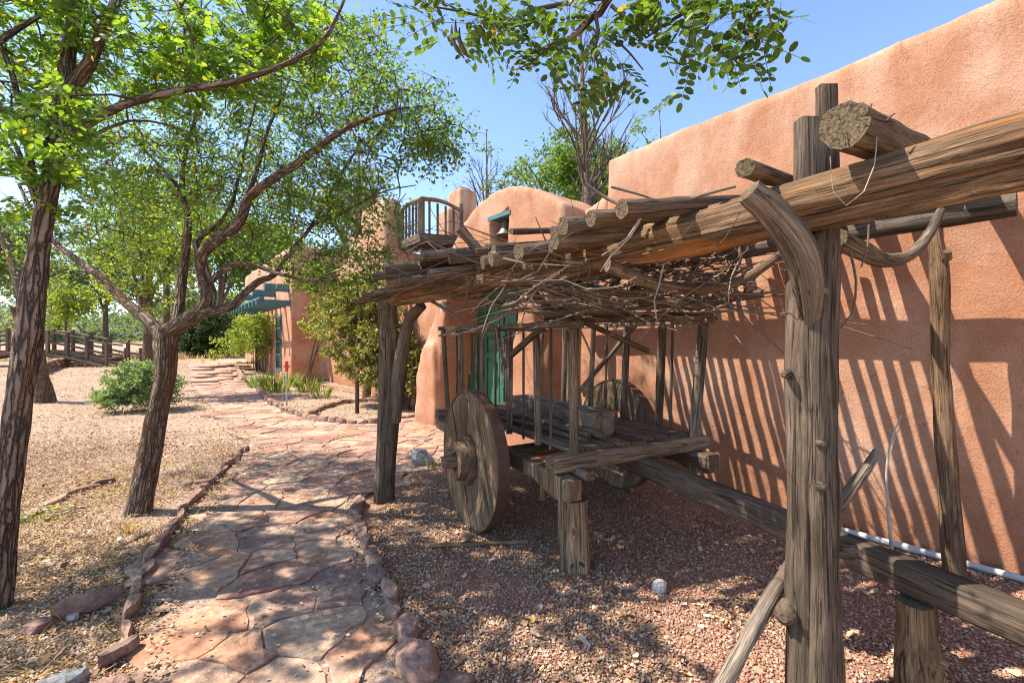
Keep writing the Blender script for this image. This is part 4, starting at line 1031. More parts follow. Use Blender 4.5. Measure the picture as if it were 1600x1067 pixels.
def mass(name, pos, fr_, size, tmpl, mat, parent=None, kind='stuff', smooth=False):
    tv, tf = tmpl; n = len(pos); k = len(tv)
    sz = np.asarray(size); sz = np.repeat(sz[:, None], 3, 1) if sz.ndim == 1 else sz
    loc = tv[None, :, :] * sz[:, None, :]
    V_ = np.einsum('nkc,ncd->nkd', loc, fr_) + pos[:, None, :]
    V_ = V_.reshape(-1, 3).astype(np.float32)
    me = bpy.data.meshes.new(name); me.vertices.add(n * k); me.vertices.foreach_set('co', V_.ravel())
    lens = [len(f) for f in tf]; flat = np.concatenate([np.array(f) for f in tf]); L = len(flat)
    loops = (flat[None, :] + (np.arange(n) * k)[:, None]).ravel().astype(np.int32)
    me.loops.add(len(loops)); me.loops.foreach_set('vertex_index', loops)
    st = np.concatenate([[0], np.cumsum(lens)[:-1]]); starts = (st[None, :] + (np.arange(n) * L)[:, None]).ravel().astype(np.int32)
    me.polygons.add(n * len(tf)); me.polygons.foreach_set('loop_start', starts)
    me.polygons.foreach_set('loop_total', np.tile(np.array(lens, dtype=np.int32), n))
    me.materials.append(mat); me.update(calc_edges=True); me.validate()
    o = mobj(name, me, parent)
    if kind: o['kind'] = kind
    return o
LEAFLET = {k: newmesh('leaflet', T_OVAL[0], [tuple(f) for f in T_OVAL[1]], M[k], smooth=False) for k in ('locleaf', 'hangleaf')}

def thin(st, k, k2=None):
    return [(nm, [(p, r * (k if nm == 'trunk' else (k2 or k))) for p, r in pts]) for nm, pts in st]
def tree(name, label, base, stems, blobs, leaf, mats, group=None, seed=1, ndetail=0, cat='tree', twig_r=.006, spread=.22, per=30, size=(.03, .045), up_bias=.4, droop=.4, pinnate=False, bare=0, twseg=4):
    """stems: list of (name, [(Vector, r)...]); blobs: list of (center, (rx,ry,rz), clusters)"""
    rng = np.random.default_rng(seed); random.seed(seed)
    t = thing(name, label, cat, group); t.location = base; B = Vector(base); nodes = []
    for (nm, pts) in stems:
        q = MB(); big = pts[0][1] > .05
        q.tube([(p - B, r) for p, r in pts], seg=34 if big else 9, amp=.10 if big else .12, step=.04 if big else .10, groove=.13 if big else .04)
        q.build(nm, mats['bark'] if big else mats.get('limb', mats['bark']), t)
        for i in range(len(pts) - 1):
            a, b = pts[i][0], pts[i + 1][0]; n = max(1, int((b - a).length / .12))
            for k in range(n):
                if nm != 'trunk' or i >= len(pts) - 2: nodes.append(a + (b - a) * (k / n))
    nodes = np.array([tuple(p) for p in nodes]) if nodes else np.array([tuple(base)])
    tw = MB(); C = []
    for (c, rad, n) in blobs:
        d = rng.normal(size=(n, 3)); d /= np.linalg.norm(d, axis=1)[:, None]
        rr = rng.random(n) ** .42
        C.append(np.array(tuple(c)) + d * rr[:, None] * np.array(rad))
    C = np.concatenate(C) if C else np.zeros((0, 3))
    pos = []; leaflets = []; extra = []
    allnodes = nodes.copy()
    order = np.argsort([np.min(((nodes - c) ** 2).sum(1)) for c in C]) if len(C) else []
    grown = list(map(tuple, nodes))
    for ci in order:
        c = C[ci]; arr = np.array(grown)
        dd = ((arr - c) ** 2).sum(1) + 0.0; j = int(np.argmin(dd)); a = Vector(arr[j]); cv = Vector(c); L = (cv - a).length
        mid = (a + cv) / 2 + Vector((random.uniform(-1, 1), random.uniform(-1, 1), random.uniform(-.2, 1))) * L * .12
        r0 = twig_r * (1 + min(1.5, L))
        tw.tube([(a - B, r0), (mid - B, r0 * .7), (cv - B, r0 * .45)], seg=twseg, step=.35, cap=False)
        grown.append(tuple(mid)); grown.append(tuple(cv))
        nsub = 4
        for s_ in range(nsub + bare):
            dv = Vector(rng.normal(size=3)); dv.z = dv.z * .6 - .15; dv.normalize(); Ls = spread * rng.uniform(.6, 1.5)
            e = cv + dv * Ls
            tw.tube([(cv - B, r0 * .4), ((cv + e) / 2 - B + Vector((0, 0, .02)), r0 * .3), (e - B, r0 * .15)], seg=3, step=.4, cap=False)
            if s_ >= nsub: continue
            if pinnate:
                for k in range(max(1, per // (nsub * 9))):
                    b0 = cv + dv * Ls * rng.uniform(.2, 1)
                    rv = Vector(rng.normal(size=3)); rv.z = rv.z * .4 - .25; rv.normalize()
                    nrm = Vector((rng.normal() * .6, rng.normal() * .6, 1)); nrm = (nrm - rv * nrm.dot(rv)).normalized(); sd_ = rv.cross(nrm)
                    RL = rng.uniform(.10, .17); npair = rng.integers(4, 7); sz = rng.uniform(*size)
                    tip = b0 + rv * RL - UP * RL * .12
                    tw.tube([(b0 - B, .0014), (tip - B, .0008)], seg=3, step=1, cap=False)
                    for q_ in range(npair + 1):
                        f_ = (q_ + .5) / (npair + .5); p_ = b0 + rv * RL * f_ - UP * RL * .12 * f_ * f_
                        for sg_ in ((1, -1) if q_ < npair else (0,)):
                            al = (sd_ * sg_ + rv * (.35 if sg_ else 1) + Vector(rng.normal(size=3)) * .18).normalized()
                            nn = (nrm + Vector(rng.normal(size=3)) * .25); nn = (nn - al * nn.dot(al)).normalized()
                            leaflets.append((p_, al.cross(nn), al, nn, sz * rng.uniform(.85, 1.1)))
            else:
                m_ = max(1, per // nsub); tt = rng.uniform(.1, 1.05, m_)
                pp_ = np.array(cv)[None] + np.array(dv)[None] * (Ls * tt)[:, None] + rng.normal(size=(m_, 3)) * spread * .16
                pos.append(pp_)
    if tw.v: tw.build('twigs', mats['twig'], t, kind='stuff')
    if pinnate and leaflets:
        camd = [((l[0] - cam.location).length if l[0].y > 0 and abs(l[0].x) < l[0].y * 1.15 and abs(l[0].z - CAMZ) < l[0].y * .78 else 99) for l in leaflets]
        od = np.argsort(camd); idx = set(od[:ndetail].tolist())
        for i in idx:
            p_, s_, a_, n_, z_ = leaflets[i]; o = bpy.data.objects.new('leaflet', LEAFLET['hangleaf' if mats['leaf'] == M['hangleaf'] else 'locleaf'])
            m4 = Matrix(((s_.x, a_.x, n_.x, 0), (s_.y, a_.y, n_.y, 0), (s_.z, a_.z, n_.z, 0), (0, 0, 0, 1)))
            o.matrix_local = Matrix.Translation(p_ - B) @ m4 @ Matrix.Scale(z_, 4); link(o, t)
        rest = [l for i, l in enumerate(leaflets) if i not in idx]
        if rest:
            P = np.array([tuple(l[0] - B) for l in rest]); FR = np.array([[tuple(l[1]), tuple(l[2]), tuple(l[3])] for l in rest])
            mass('foliage', P, FR, np.array([l[4] for l in rest]), T_OVAL, mats['leaf'], t)
        print(name, 'leaflets', len(leaflets))
    elif pos:
        P = np.concatenate(pos) - np.array(tuple(base)); n = len(P)
        mass('foliage', P, frames(n, rng, up_bias, droop), rng.uniform(size[0], size[1], n), leaf, mats['leaf'], t)
        print(name, 'leaves', n)
    return t

# ------------------------------------------------------------------ forked elm in front
D = 4.14
def S_(nm, lst): return (nm, [(at(x, y, d), r) for x, y, d, r in lst])
elm_st = [
 S_('trunk', [(212, 812, 4.14, .19), (218, 790, 4.14, .155), (232, 720, 4.14, .135), (246, 650, 4.14, .125), (258, 590, 4.14, .12), (259, 540, 4.14, .135), (262, 512, 4.14, .15)]),
 S_('limb', [(252, 522, 4.14, .08), (228, 498, 4.2, .066), (198, 474, 4.3, .058), (160, 436, 4.45, .05), (128, 412, 4.6, .045), (92, 385, 4.8, .038), (60, 350, 5.0, .03), (30, 290, 5.2, .02)]),
 S_('limb', [(268, 520, 4.2, .07), (279, 490, 4.3, .058), (284, 440, 4.4, .056), (290, 400, 4.5, .052), (294, 340, 4.6, .045), (284, 300, 4.7, .035), (290, 240, 4.8, .03), (310, 160, 4.9, .022), (300, 80, 5.0, .014)]),
 S_('limb', [(262, 520, 4.12, .10), (292, 500, 4.08, .09), (318, 484, 4.02, .085), (326, 460, 4.0, .08), (318, 430, 3.98, .075), (313, 408, 3.96, .07), (324, 388, 3.92, .064), (350, 368, 3.88, .06), (375, 346, 3.84, .056), (384, 318, 3.8, .05), (402, 298, 3.76, .048), (430, 278, 3.7, .044), (462, 258, 3.65, .04), (510, 222, 3.6, .032), (560, 192, 3.55, .024), (620, 172, 3.5, .014), (680, 165, 3.5, .008)]),
 S_('limb', [(318, 490, 4.0, .07), (342, 484, 4.0, .052), (366, 477, 4.02, .048), (380, 460, 4.05, .044), (405, 440, 4.1, .04), (428, 430, 4.2, .034), (455, 395, 4.3, .03), (488, 352, 4.4, .026), (512, 308, 4.5, .022), (540, 262, 4.6, .016), (570, 215, 4.7, .01)]),
 S_('limb', [(324, 447, 4.0, .04), (345, 425, 3.95, .034), (362, 413, 3.9, .032), (395, 414, 3.8, .028), (425, 425, 3.7, .024), (458, 434, 3.6, .02), (490, 439, 3.5, .016), (530, 431, 3.45, .01)]),
 S_('limb', [(313, 408, 3.96, .05), (305, 380, 4.0, .042), (318, 366, 4.1, .036), (340, 352, 4.2, .032), (360, 325, 4.3, .028), (372, 280, 4.4, .022), (390, 200, 4.5, .015), (410, 120, 4.6, .01)]),
 S_('limb', [(294, 340, 4.6, .03), (275, 290, 4.7, .025), (240, 250, 4.9, .02), (200, 210, 5.1, .015), (160, 180, 5.3, .01)]),
 S_('limb', [(384, 318, 3.8, .03), (400, 270, 3.9, .025), (420, 200, 4.0, .02), (450, 130, 4.1, .014), (470, 60, 4.2, .008)]),
 S_('limb', [(488, 352, 4.4, .02), (540, 330, 4.3, .015), (600, 300, 4.2, .01), (650, 290, 4.2, .006)]),
]
def E(x, y, d, rx, rz, ry, n): # ellipsoid around a pixel, radii given in pixels (x, z) and metres (depth)
    return (at(x, y, d), (rx * d / F, ry, rz * d / F), n)
elm_bl = [E(620, 195, 3.9, 95, 85, .6, 62), E(560, 120, 4.2, 70, 70, .7, 45), E(500, 210, 4.1, 110, 110, .8, 80), E(420, 330, 4.5, 120, 90, .8, 90), E(540, 330, 4.3, 110, 70, .7, 52), E(350, 160, 4.7, 140, 130, 1.0, 120),
          E(190, 260, 5.2, 170, 120, 1.0, 150), E(150, 380, 5.6, 140, 70, .9, 80), E(90, 200, 5.4, 120, 140, .8, 60), E(470, 60, 4.4, 110, 80, .8, 60), E(520, 420, 3.9, 80, 45, .4, 36), E(580, 395, 4.4, 40, 28, .4, 12), E(690, 215, 3.9, 50, 40, .4, 22), E(300, 260, 4.9, 160, 90, .8, 110),
          (Vector((-3.0, 4.6, 5.4)), (2.1, 1.7, .9), 90)]
tree('elm_tree', 'forked small leaved tree leaning beside the flagstone path', gp(215, 800), thin(elm_st, .66, .72), elm_bl, T_DIAM, {'bark': M['elmbark'], 'limb': M['elmbark'], 'twig': M['barktwig'], 'leaf': M['elmleaf']}, seed=11, per=46, size=(.032, .05), spread=.19)

# ------------------------------------------------------------------ rough barked locust at the left edge
loc_st = [
 S_('trunk', [(-12, 980, 2.65, .15), (-2, 900, 2.66, .13), (8, 800, 2.68, .118), (20, 700, 2.7, .118), (34, 600, 2.72, .115), (46, 520, 2.75, .118), (53, 450, 2.78, .11), (64, 370, 2.8, .095), (78, 290, 2.82, .09), (88, 220, 2.84, .088), (100, 140, 2.86, .088), (108, 80, 2.88, .068), (118, 0, 2.9, .062), (122, -120, 2.95, .055), (110, -320, 3.0, .045)]),
 S_('limb', [(104, 150, 2.86, .07), (140, 100, 2.86, .058), (156, 60, 2.85, .052), (178, 10, 2.85, .046), (210, -80, 2.85, .04), (260, -250, 2.8, .03)]),
 S_('limb', [(84, 225, 2.82, .05), (135, 195, 2.78, .045), (190, 166, 2.74, .04), (245, 150, 2.7, .036), (305, 138, 2.66, .034), (372, 127, 2.6, .03), (410, 115, 2.6, .026), (455, 98, 2.6, .024), (500, 70, 2.6, .02), (530, 20, 2.6, .015), (560, -60, 2.6, .01)]),
 S_('limb', [(88, 250, 2.85, .03), (115, 225, 3.0, .026), (140, 215, 3.1, .022), (200, 190, 3.2, .016), (260, 195, 3.3, .01), (300, 214, 3.3, .006)]),
 S_('limb', [(60, 300, 2.85, .03), (45, 240, 2.8, .028), (20, 120, 2.7, .026), (-10, 50, 2.65, .02), (-60, -60, 2.6, .015)]),
 S_('limb', [(62, 330, 2.8, .03), (40, 270, 3.0, .028), (20, 220, 3.2, .02), (-20, 180, 3.4, .016)]),
 S_('limb', [(0, 65, 2.6, .03), (28, 45, 2.7, .026), (55, 30, 2.75, .02), (90, 15, 2.8, .01)]),
 S_('limb', [(122, -120, 2.95, .05), (-100, -260, 3.0, .045), (-350, -330, 3.1, .035), (-600, -420, 3.2, .025)]),
 S_('limb', [(118, -60, 2.93, .045), (60, -260, 3.4, .04), (-60, -330, 4.1, .03), (-250, -330, 4.8, .02)]),
]
loc_bl = [E(50, 50, 2.9, 120, 90, .7, 27), E(20, 180, 2.7, 80, 80, .5, 16), E(230, 50, 3.0, 130, 80, .6, 30), E(330, 105, 2.8, 110, 50, .4, 20), E(420, 45, 2.9, 100, 60, .5, 17), E(90, 200, 2.35, 60, 70, .12, 6), E(30, 290, 2.7, 50, 60, .4, 8),
          (Vector((-4.3, 2.9, 4.7)), (1.9, 1.7, .9), 95), (Vector((-4.6, 4.4, 4.6)), (1.5, 1.2, .8), 40), (Vector((-3.2, 1.6, 4.5)), (1.2, .8, .6), 26), (Vector((-5.7, 3.0, 4.6)), (1.2, .8, .5), 85), (Vector((-6.6, 2.1, 4.7)), (1.0, .7, .5), 45)]
tree('locust_tree', 'rough barked locust trunk at the left edge of the photo', gp(-5, 935), thin(loc_st, .52, .60), loc_bl, T_OVAL, {'bark': M['locbark'], 'limb': M['locbark'], 'twig': M['barktwig'], 'leaf': M['locleaf']}, seed=5, per=80, size=(.032, .046), spread=.22, pinnate=True, ndetail=290)

# ------------------------------------------------------------------ branch hanging in from a tree behind the camera
ov_st = [
 ('trunk', [(Vector((.75, -1.9, -.1)), .15), (Vector((.7, -1.8, 1.2)), .13), (Vector((.6, -1.5, 2.4)), .11), (Vector((.5, -1.0, 3.1)), .08)]),
 ('limb', [(Vector((.52, -1.1, 3.0)), .06), (Vector((.5, -.3, 3.25)), .045), (Vector((.5, .5, 3.15)), .035), (Vector((.45, 1.1, 2.9)), .022), (at(955, -10, 1.5), .015), (at(925, 28, 1.52), .012), (at(890, 62, 1.54), .009), (at(858, 73, 1.56), .007), (at(830, 84, 1.58), .005), (at(812, 80, 1.6), .003)]),
 S_('limb', [(950, -5, 1.5, .010), (890, 5, 1.5, .008), (840, 15, 1.5, .007), (800, 32, 1.5, .006), (760, 28, 1.5, .005), (715, 18, 1.5, .004), (680, 12, 1.5, .003)]),
 S_('limb', [(930, 20, 1.5, .007), (935, 50, 1.5, .006), (930, 80, 1.5, .004), (935, 110, 1.5, .003)]),
 S_('limb', [(955, 10, 1.5, .006), (985, 35, 1.48, .005), (1010, 60, 1.47, .004), (1030, 45, 1.47, .004), (1070, 20, 1.46, .006), (1100, -10, 1.45, .007), (1130, -80, 1.4, .008)]),
 S_('limb', [(1085, 5, 1.45, .004), (1088, 40, 1.45, .003), (1086, 70, 1.45, .003), (1095, 85, 1.45, .002)]),
 S_('limb', [(1195, -30, 1.4, .006), (1200, 15, 1.4, .004), (1205, 40, 1.4, .003), (1190, 60, 1.4, .002)]),
 S_('limb', [(960, 60, 1.5, .004), (985, 85, 1.5, .003), (1005, 110, 1.5, .002)]),
 S_('limb', [(858, 73, 1.56, .004), (830, 100, 1.57, .003), (800, 112, 1.58, .0015)]),
]
ov_bl = [E(700, 22, 1.5, 70, 16, .10, 5), E(770, 30, 1.5, 60, 30, .12, 4), E(850, 55, 1.5, 50, 25, .12, 4), E(950, 60, 1.5, 60, 50, .15, 6), E(950, 120, 1.5, 50, 20, .12, 3), E(1040, 30, 1.47, 50, 40, .12, 5), E(1060, 85, 1.46, 30, 20, .1, 2), E(1140, 50, 1.42, 50, 40, .12, 5), E(1170, 85, 1.42, 35, 22, .1, 2), E(1240, 20, 1.4, 40, 18, .08, 1)]
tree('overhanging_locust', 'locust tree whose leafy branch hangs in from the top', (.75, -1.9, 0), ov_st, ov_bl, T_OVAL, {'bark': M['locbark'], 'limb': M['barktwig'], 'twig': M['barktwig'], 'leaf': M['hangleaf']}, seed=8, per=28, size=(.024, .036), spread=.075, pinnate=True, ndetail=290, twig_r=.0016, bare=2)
q = MB()
for (x, y) in ((712, 50), (718, 62), (706, 58)):
    q.tube([(at(x, y - 18, 1.5), .002), (at(x, y, 1.5), .006), (at(x + 8, y + 20, 1.5), .007), (at(x + 16, y + 30, 1.5), .002)], seg=5, step=.01)
tag(q.build('seed_pods', M['barktwig']), 'dark curled seed pods dangling from the top branch', 'seed pods')

# ------------------------------------------------------------------ shrubs and garden plants
def shrub(name, label, base, blobs, mat, stems=5, h=1.0, r=.03, seed=1, leafsz=(.03, .05), n_per=40, tmpl=T_DIAM, spread=.12, cat='shrub', group=None, bark_='elmbark', ub=.2):
    random.seed(seed); st = []
    c = sum((Vector(b[0]) for b in blobs), Vector()) / len(blobs)
    for k in range(stems):
        tgt = Vector(blobs[k % len(blobs)][0]) + Vector((random.uniform(-.3, .3), random.uniform(-.3, .3), 0)) * blobs[k % len(blobs)][1][0]
        a = Vector(base) + Vector((random.uniform(-.08, .08), random.uniform(-.08, .08), -.02))
        st.append(('stem', [(a, r), ((a + tgt) / 2 + Vector((0, 0, .05)), r * .7), (tgt, r * .35)]))
    return tree(name, label, Vector(base), st, blobs, tmpl, {'bark': M[bark_], 'limb': M['barktwig'], 'twig': M['barktwig'], 'leaf': M[mat]}, seed=seed, per=n_per, size=leafsz, spread=spread, cat=cat, group=group, twig_r=.005, up_bias=ub, droop=0, twseg=3)
jb = gp(636, 640)
shrub('juniper_shrub', 'large olive green juniper behind the far ramada post', jb, [(at(565, 520, 11), (1.05, .7, 1.05), 260), (at(600, 560, 10.6), (.9, .6, .8), 150), (at(640, 590, 10.4), (.65, .5, .6), 90), (at(545, 480, 11.2), (.7, .6, .6), 90), (at(580, 460, 11), (.7, .6, .5), 60)], 'junleaf', 9, r=.05, seed=31, leafsz=(.05, .10), n_per=60, spread=.16)
sb_ = gp(215, 630)
shrub('sage_shrub', 'pale green leafy shrub on bare soil behind the forked tree', sb_, [(at(215, 600, 10.2), (.72, .5, .50), 150), (at(180, 620, 10), (.45, .4, .26), 50), (at(255, 612, 10.3), (.42, .4, .34), 50), (at(240, 585, 10.6), (.45, .4, .3), 40)], 'sage', 8, r=.012, seed=32, leafsz=(.05, .09), n_per=36, spread=.14)
for (x, y, d, lab, mt, rx, rz) in ((318, 525, 30, 'dark round juniper beside the far end of the path', 'darkjun', 2.1, 1.9),):
    b0 = Vector(((x - 800) / F * d, d, gh((x - 800) / F * d, d)))
    shrub('juniper_shrub', lab, b0, [(b0 + UP * (rz * .95), (rx, rx * .8, rz), 260), (b0 + UP * (rz * .5), (rx * .8, rx * .8, rz * .5), 60)], mt, 7, r=.08, seed=33, leafsz=(.12, .24), n_per=50, spread=.34)
def blades(name, label, p, n, h, mat, rad, seed, cat='plant'):
    rng = np.random.default_rng(seed); b = gp(*p) if not isinstance(p, Vector) else p
    th = rng.uniform(0, 2 * np.pi, n); rr = rad * np.sqrt(rng.random(n)); P = np.stack([np.cos(th) * rr, np.sin(th) * rr * .8, np.zeros(n) - .01], 1)
    al = np.stack([np.cos(th) * .38 + rng.normal(size=n) * .2, np.sin(th) * .38 + rng.normal(size=n) * .2, np.ones(n)], 1); al /= np.linalg.norm(al, axis=1)[:, None]
    nr = rng.normal(size=(n, 3)); nr -= al * (nr * al).sum(1)[:, None]; nr /= np.linalg.norm(nr, axis=1)[:, None]
    o = mass(name, P, np.stack([np.cross(al, nr), al, nr], 1), rng.uniform(.5, 1, n) * h, T_BLADE, M[mat], None, None); o.location = b
    return tag(o, label, cat)
blades('iris_clump', 'clump of green iris leaves right of the path bend', (432, 612), 90, .75, 'iris', .38, 1)
blades('iris_clump', 'bluish iris clump nearest the grey border stones', (402, 606), 60, .6, 'sage', .3, 2)
blades('iris_clump', 'yellow green grassy clump in front of the house corner', (480, 612), 90, .6, 'iris', .34, 3)
blades('iris_clump', 'small grassy tuft between corner clump and juniper', (502, 622), 50, .45, 'iris', .25, 4)
blades('iris_clump', 'dark green iris at the foot of the house corner', (455, 604), 50, .6, 'sage', .25, 5)
blades('grass_tuft', 'green grass tuft growing against the white boulder', (672, 735), 16, .2, 'iris', .03, 6, 'grass tuft')
blades('grass_tuft', 'dry straw tuft on soil below the forked tree', (200, 832), 30, .12, 'straw', .03, 7, 'grass tuft')
blades('grass_tuft', 'dry straw tuft in litter beside the long slab', (145, 945), 16, .12, 'straw', .05, 8, 'grass tuft')
blades('grass_tuft', 'pale dry tuft beside the left path slabs', (210, 880), 22, .08, 'straw', .05, 12, 'grass tuft')
for i, (x, y, lab) in enumerate(((60, 812, 'broad green weed seedlings left of the forked tree'), (85, 808, 'small green weed just right of the seedlings'), (225, 640, 'low green weed under the pale shrub'), (520, 560, 'hanging vine shoot'), )):
    if i == 3: continue
    b0 = gp(x, y); n = 26; rng = np.random.default_rng(50 + i); P = rng.normal(size=(n, 3)) * np.array([.10, .08, .02]) + np.array([0, 0, .045])
    o = mass('weed', P, frames(n, rng, 1.5), rng.uniform(.03, .06, n), T_OVAL, M['yelleaf'], None, 'stuff'); o.location = b0; tag(o, lab, 'weed')
random.seed(66); q = MB()
for k in range(90):
    x = random.uniform(-4.2, -1.2); y = random.uniform(1.9, 6.5)
    if in_poly(x, y, PATH): continue
    a = random.uniform(0, 6.28); L = random.uniform(.06, .28); d = Vector((math.cos(a), math.sin(a), 0)); p = Vector((x, y, gh(x, y) + .012)); r = random.uniform(.0015, .004)
    q.tube([(p, r), (p + d * L * .5 + Vector((0, 0, .008)) + d.cross(UP) * L * random.uniform(-.12, .12), r * .8), (p + d * L, r * .4)], seg=4, cap=False)
for k in range(70):
    x = random.uniform(-.6, 2.4); y = random.uniform(1.7, 4.6)
    if not in_poly(x, y, GRAV): continue
    a = random.uniform(0, 6.28); L = random.uniform(.05, .22); d = Vector((math.cos(a), math.sin(a), 0)); p = Vector((x, y, gh(x, y) + .016)); r = random.uniform(.0012, .003)
    q.tube([(p, r), (p + d * L * .5 + Vector((0, 0, .008)) + d.cross(UP) * L * random.uniform(-.12, .12), r * .8), (p + d * L, r * .4)], seg=4, cap=False)
tag(q.build('fallen_twigs', M['twig'], kind='stuff'), 'small dead twigs strewn over soil and gravel', 'twigs')
# trellis with vine on the wing
tl = thing('trellis', 'wooden trellis covered in yellow green vine on the house', 'trellis')
for k in range(9):
    q = MB(); q.beam(W(22.0 + k * .35, .55, 0), W(22.0 + k * .35, .5, 2.7), .05, .03, amp=.02, step=1); q.build('slat', M['greydark'], tl, smooth=False)
vb = W(23.2, .8, 0)
shrub('climbing_vine', 'yellow green climbing vine on the trellis under blue rafters', vb, [(W(22.8, .9, 1.8), (1.2, .7, .9), 120), (W(21.8, 1.0, 2.4), (.9, .5, .4), 50), (W(24.0, 1.2, 1.3), (1.6, .6, .8), 60)], 'yelleaf', 4, r=.03, seed=35, leafsz=(.10, .16), n_per=22, spread=.28, cat='vine')
vb = W(17.8, .0, 0)
shrub('young_tree', 'thin young tree with yellow green leaves at house corner', vb, [(at(520, 445, 12), (1.0, .5, .6), 44), (at(505, 505, 12), (.7, .4, .5), 20)], 'yelleaf', 4, r=.03, seed=36, leafsz=(.08, .13), n_per=22, spread=.25, cat='tree')

# marker stake, posts
mk = thing('marker_stake', 'metal stake with a red cross shaped top by the path', 'marker stake'); b0 = gp(448, 636)
q = MB(); q.tube([(b0, .018), (b0 + UP * .85, .018)], seg=8, step=1); q.build('stake_pole', M['metalpole'], mk)
q = MB(); q.box(b0 + UP * .96, Vector((1, 0, 0)), Vector((0, 1, 0)), UP, .06, .04, .24); q.box(b0 + UP * .96, Vector((1, 0, 0)), Vector((0, 1, 0)), UP, .12, .036, .05); q.build('red_marker', M['red'], mk, smooth=False)
q = MB(); b0 = gp(558, 646); q.beam(b0, b0 + UP * .72, .07, .07, amp=.05); q.build('wooden_post', [M['greydark'], M['end']]); tag(bpy.data.objects['wooden_post'], 'short dark wooden post standing in the stone ringed bed', 'post')
q = MB(); q.tube([(W(12.2, -.2, -.05), .13), (W(12.25, -.3, .8), .11), (W(12.2, -.35, 2.2), .09)], seg=10, amp=.1); q.build('dead_tree', M['elmbark']); tag(bpy.data.objects['dead_tree'], 'dark bare trunk against the pink wall behind the juniper', 'tree trunk')
for i, (x, yb, ht, lab) in enumerate(((333, 552, .75, 'dark pedestal shaped garden ornament far up the path'), (358, 556, 1.0, 'slim green post ornament beyond the path'), (378, 556, .9, 'dark figure shaped ornament under the vine'))):
    d = 30 + i; b0 = Vector(((x - 800) / F * d, d, gh((x - 800) / F * d, d))); q = MB()
    q.tube([(b0, .22), (b0 + UP * ht * .2, .12), (b0 + UP * ht * .7, .16), (b0 + UP * ht * .85, .24), (b0 + UP * ht, .1)], seg=10, step=.2); o = q.build('garden_ornament', M['greydark'] if i != 1 else M['teal']); tag(o, lab, 'ornament')

# ------------------------------------------------------------------ footbridge and low stone wall on the left
br = thing('footbridge', 'arched wooden footbridge with plank deck and post railings', 'bridge')
BP0 = Vector((-17.9, 19.0, 0)); BDr = Vector((1, .06, 0)).normalized(); BLn = 6.2
def bz(t): return .55 + .62 * math.sin(math.pi * min(1, max(0, t * .86 + .12)))
BA = BP0 - BDr * BLn * .85; BS = Vector((-.06, 1, 0)).normalized()
for side in (0, 1.15):
    q = MB(); q.tube([(BA + BDr * BLn * t * 1.0 + BS * side + UP * (bz(t) - .1), .10) for t in np.linspace(0, 1, 9)], seg=6, step=.5); q.build('deck_beam', M['greydark'], br)
    for t in np.linspace(.0, 1, 9):
        p = BA + BDr * BLn * t + BS * side + UP * (bz(t) - .12); q = MB(); q.beam(p, p + UP * 1.05, .12, .12, amp=.02, step=1); q.build('railing_post', M['greydark'], br, smooth=False)
    for hh in (.5, .92):
        q = MB(); q.tube([(BA + BDr * BLn * t + BS * side + UP * (bz(t) + hh - .08), .045) for t in np.linspace(-.05, 1.1, 9)], seg=6, step=.5); q.build('handrail', M['grey'], br)
for k in range(30):
    t = k / 29; p = BA + BDr * BLn * t + UP * bz(t); q = MB(); q.box(p + BS * .58, BDr, BS, UP, .18, 1.3, .05); q.build('plank', M['grey'], br, smooth=False)
lw = thing('low_stone_wall', 'low dry stacked stone wall in front of the footbridge', 'stone wall')
A0 = gp(58, 601); A1 = at(150, 572, 24); A1.z = 0
for row in range(3):
    n = 15
    for k in range(n):
        t = (k + .5 * (row % 2)) / n; p = A0.lerp(A1, t); p.z = gh(p.x, p.y); L = (A1 - A0).length / n
        o = rock('stone', p + UP * (.07 + row * .13), (L * .53, .14, .075), math.atan2(A1.y - A0.y, A1.x - A0.x), M['redrock'], lw, sub=2, flat=.8)
A2 = Vector((-13.6, 19.9, 0)); 
q = MB(); q.beam(at(142, 568, 19.3), at(190, 562, 20.3), .3, .25, amp=.05); o = q.build('timber_step', [M['greydark'], M['end']]); tag(o, 'dark timber step at the right end of the footbridge', 'step')
for i, (x, lab) in enumerate(((198, 'short dark post right of the footbridge'), (221, 'second short dark post beside the tree trunk'))):
    d = 21; b0 = Vector(((x - 800) / F * d, d, gh((x - 800) / F * d, d))); q = MB(); q.beam(b0, b0 + UP * .75, .16, .16, amp=.03); o = q.build('wooden_post', [M['greydark'], M['end']]); tag(o, lab, 'post')
# low mounds of rubble seen behind the bridge
random.seed(77)
for i in range(14):
    x = random.uniform(100, 400); d = random.uniform(26, 40); X = (x - 800) / F * d
    o = rock('field_rock', Vector((X, d, gh(X, d) + .1)), (random.uniform(.4, 1.1), random.uniform(.3, .6), random.uniform(.12, .3)), random.random(), M['redrock'], None, i + 60, sub=2)
    tag(o, 'weathered pale red rock lying on the far slope beyond the bridge', 'rock', 'rocks scattered on the far slope')

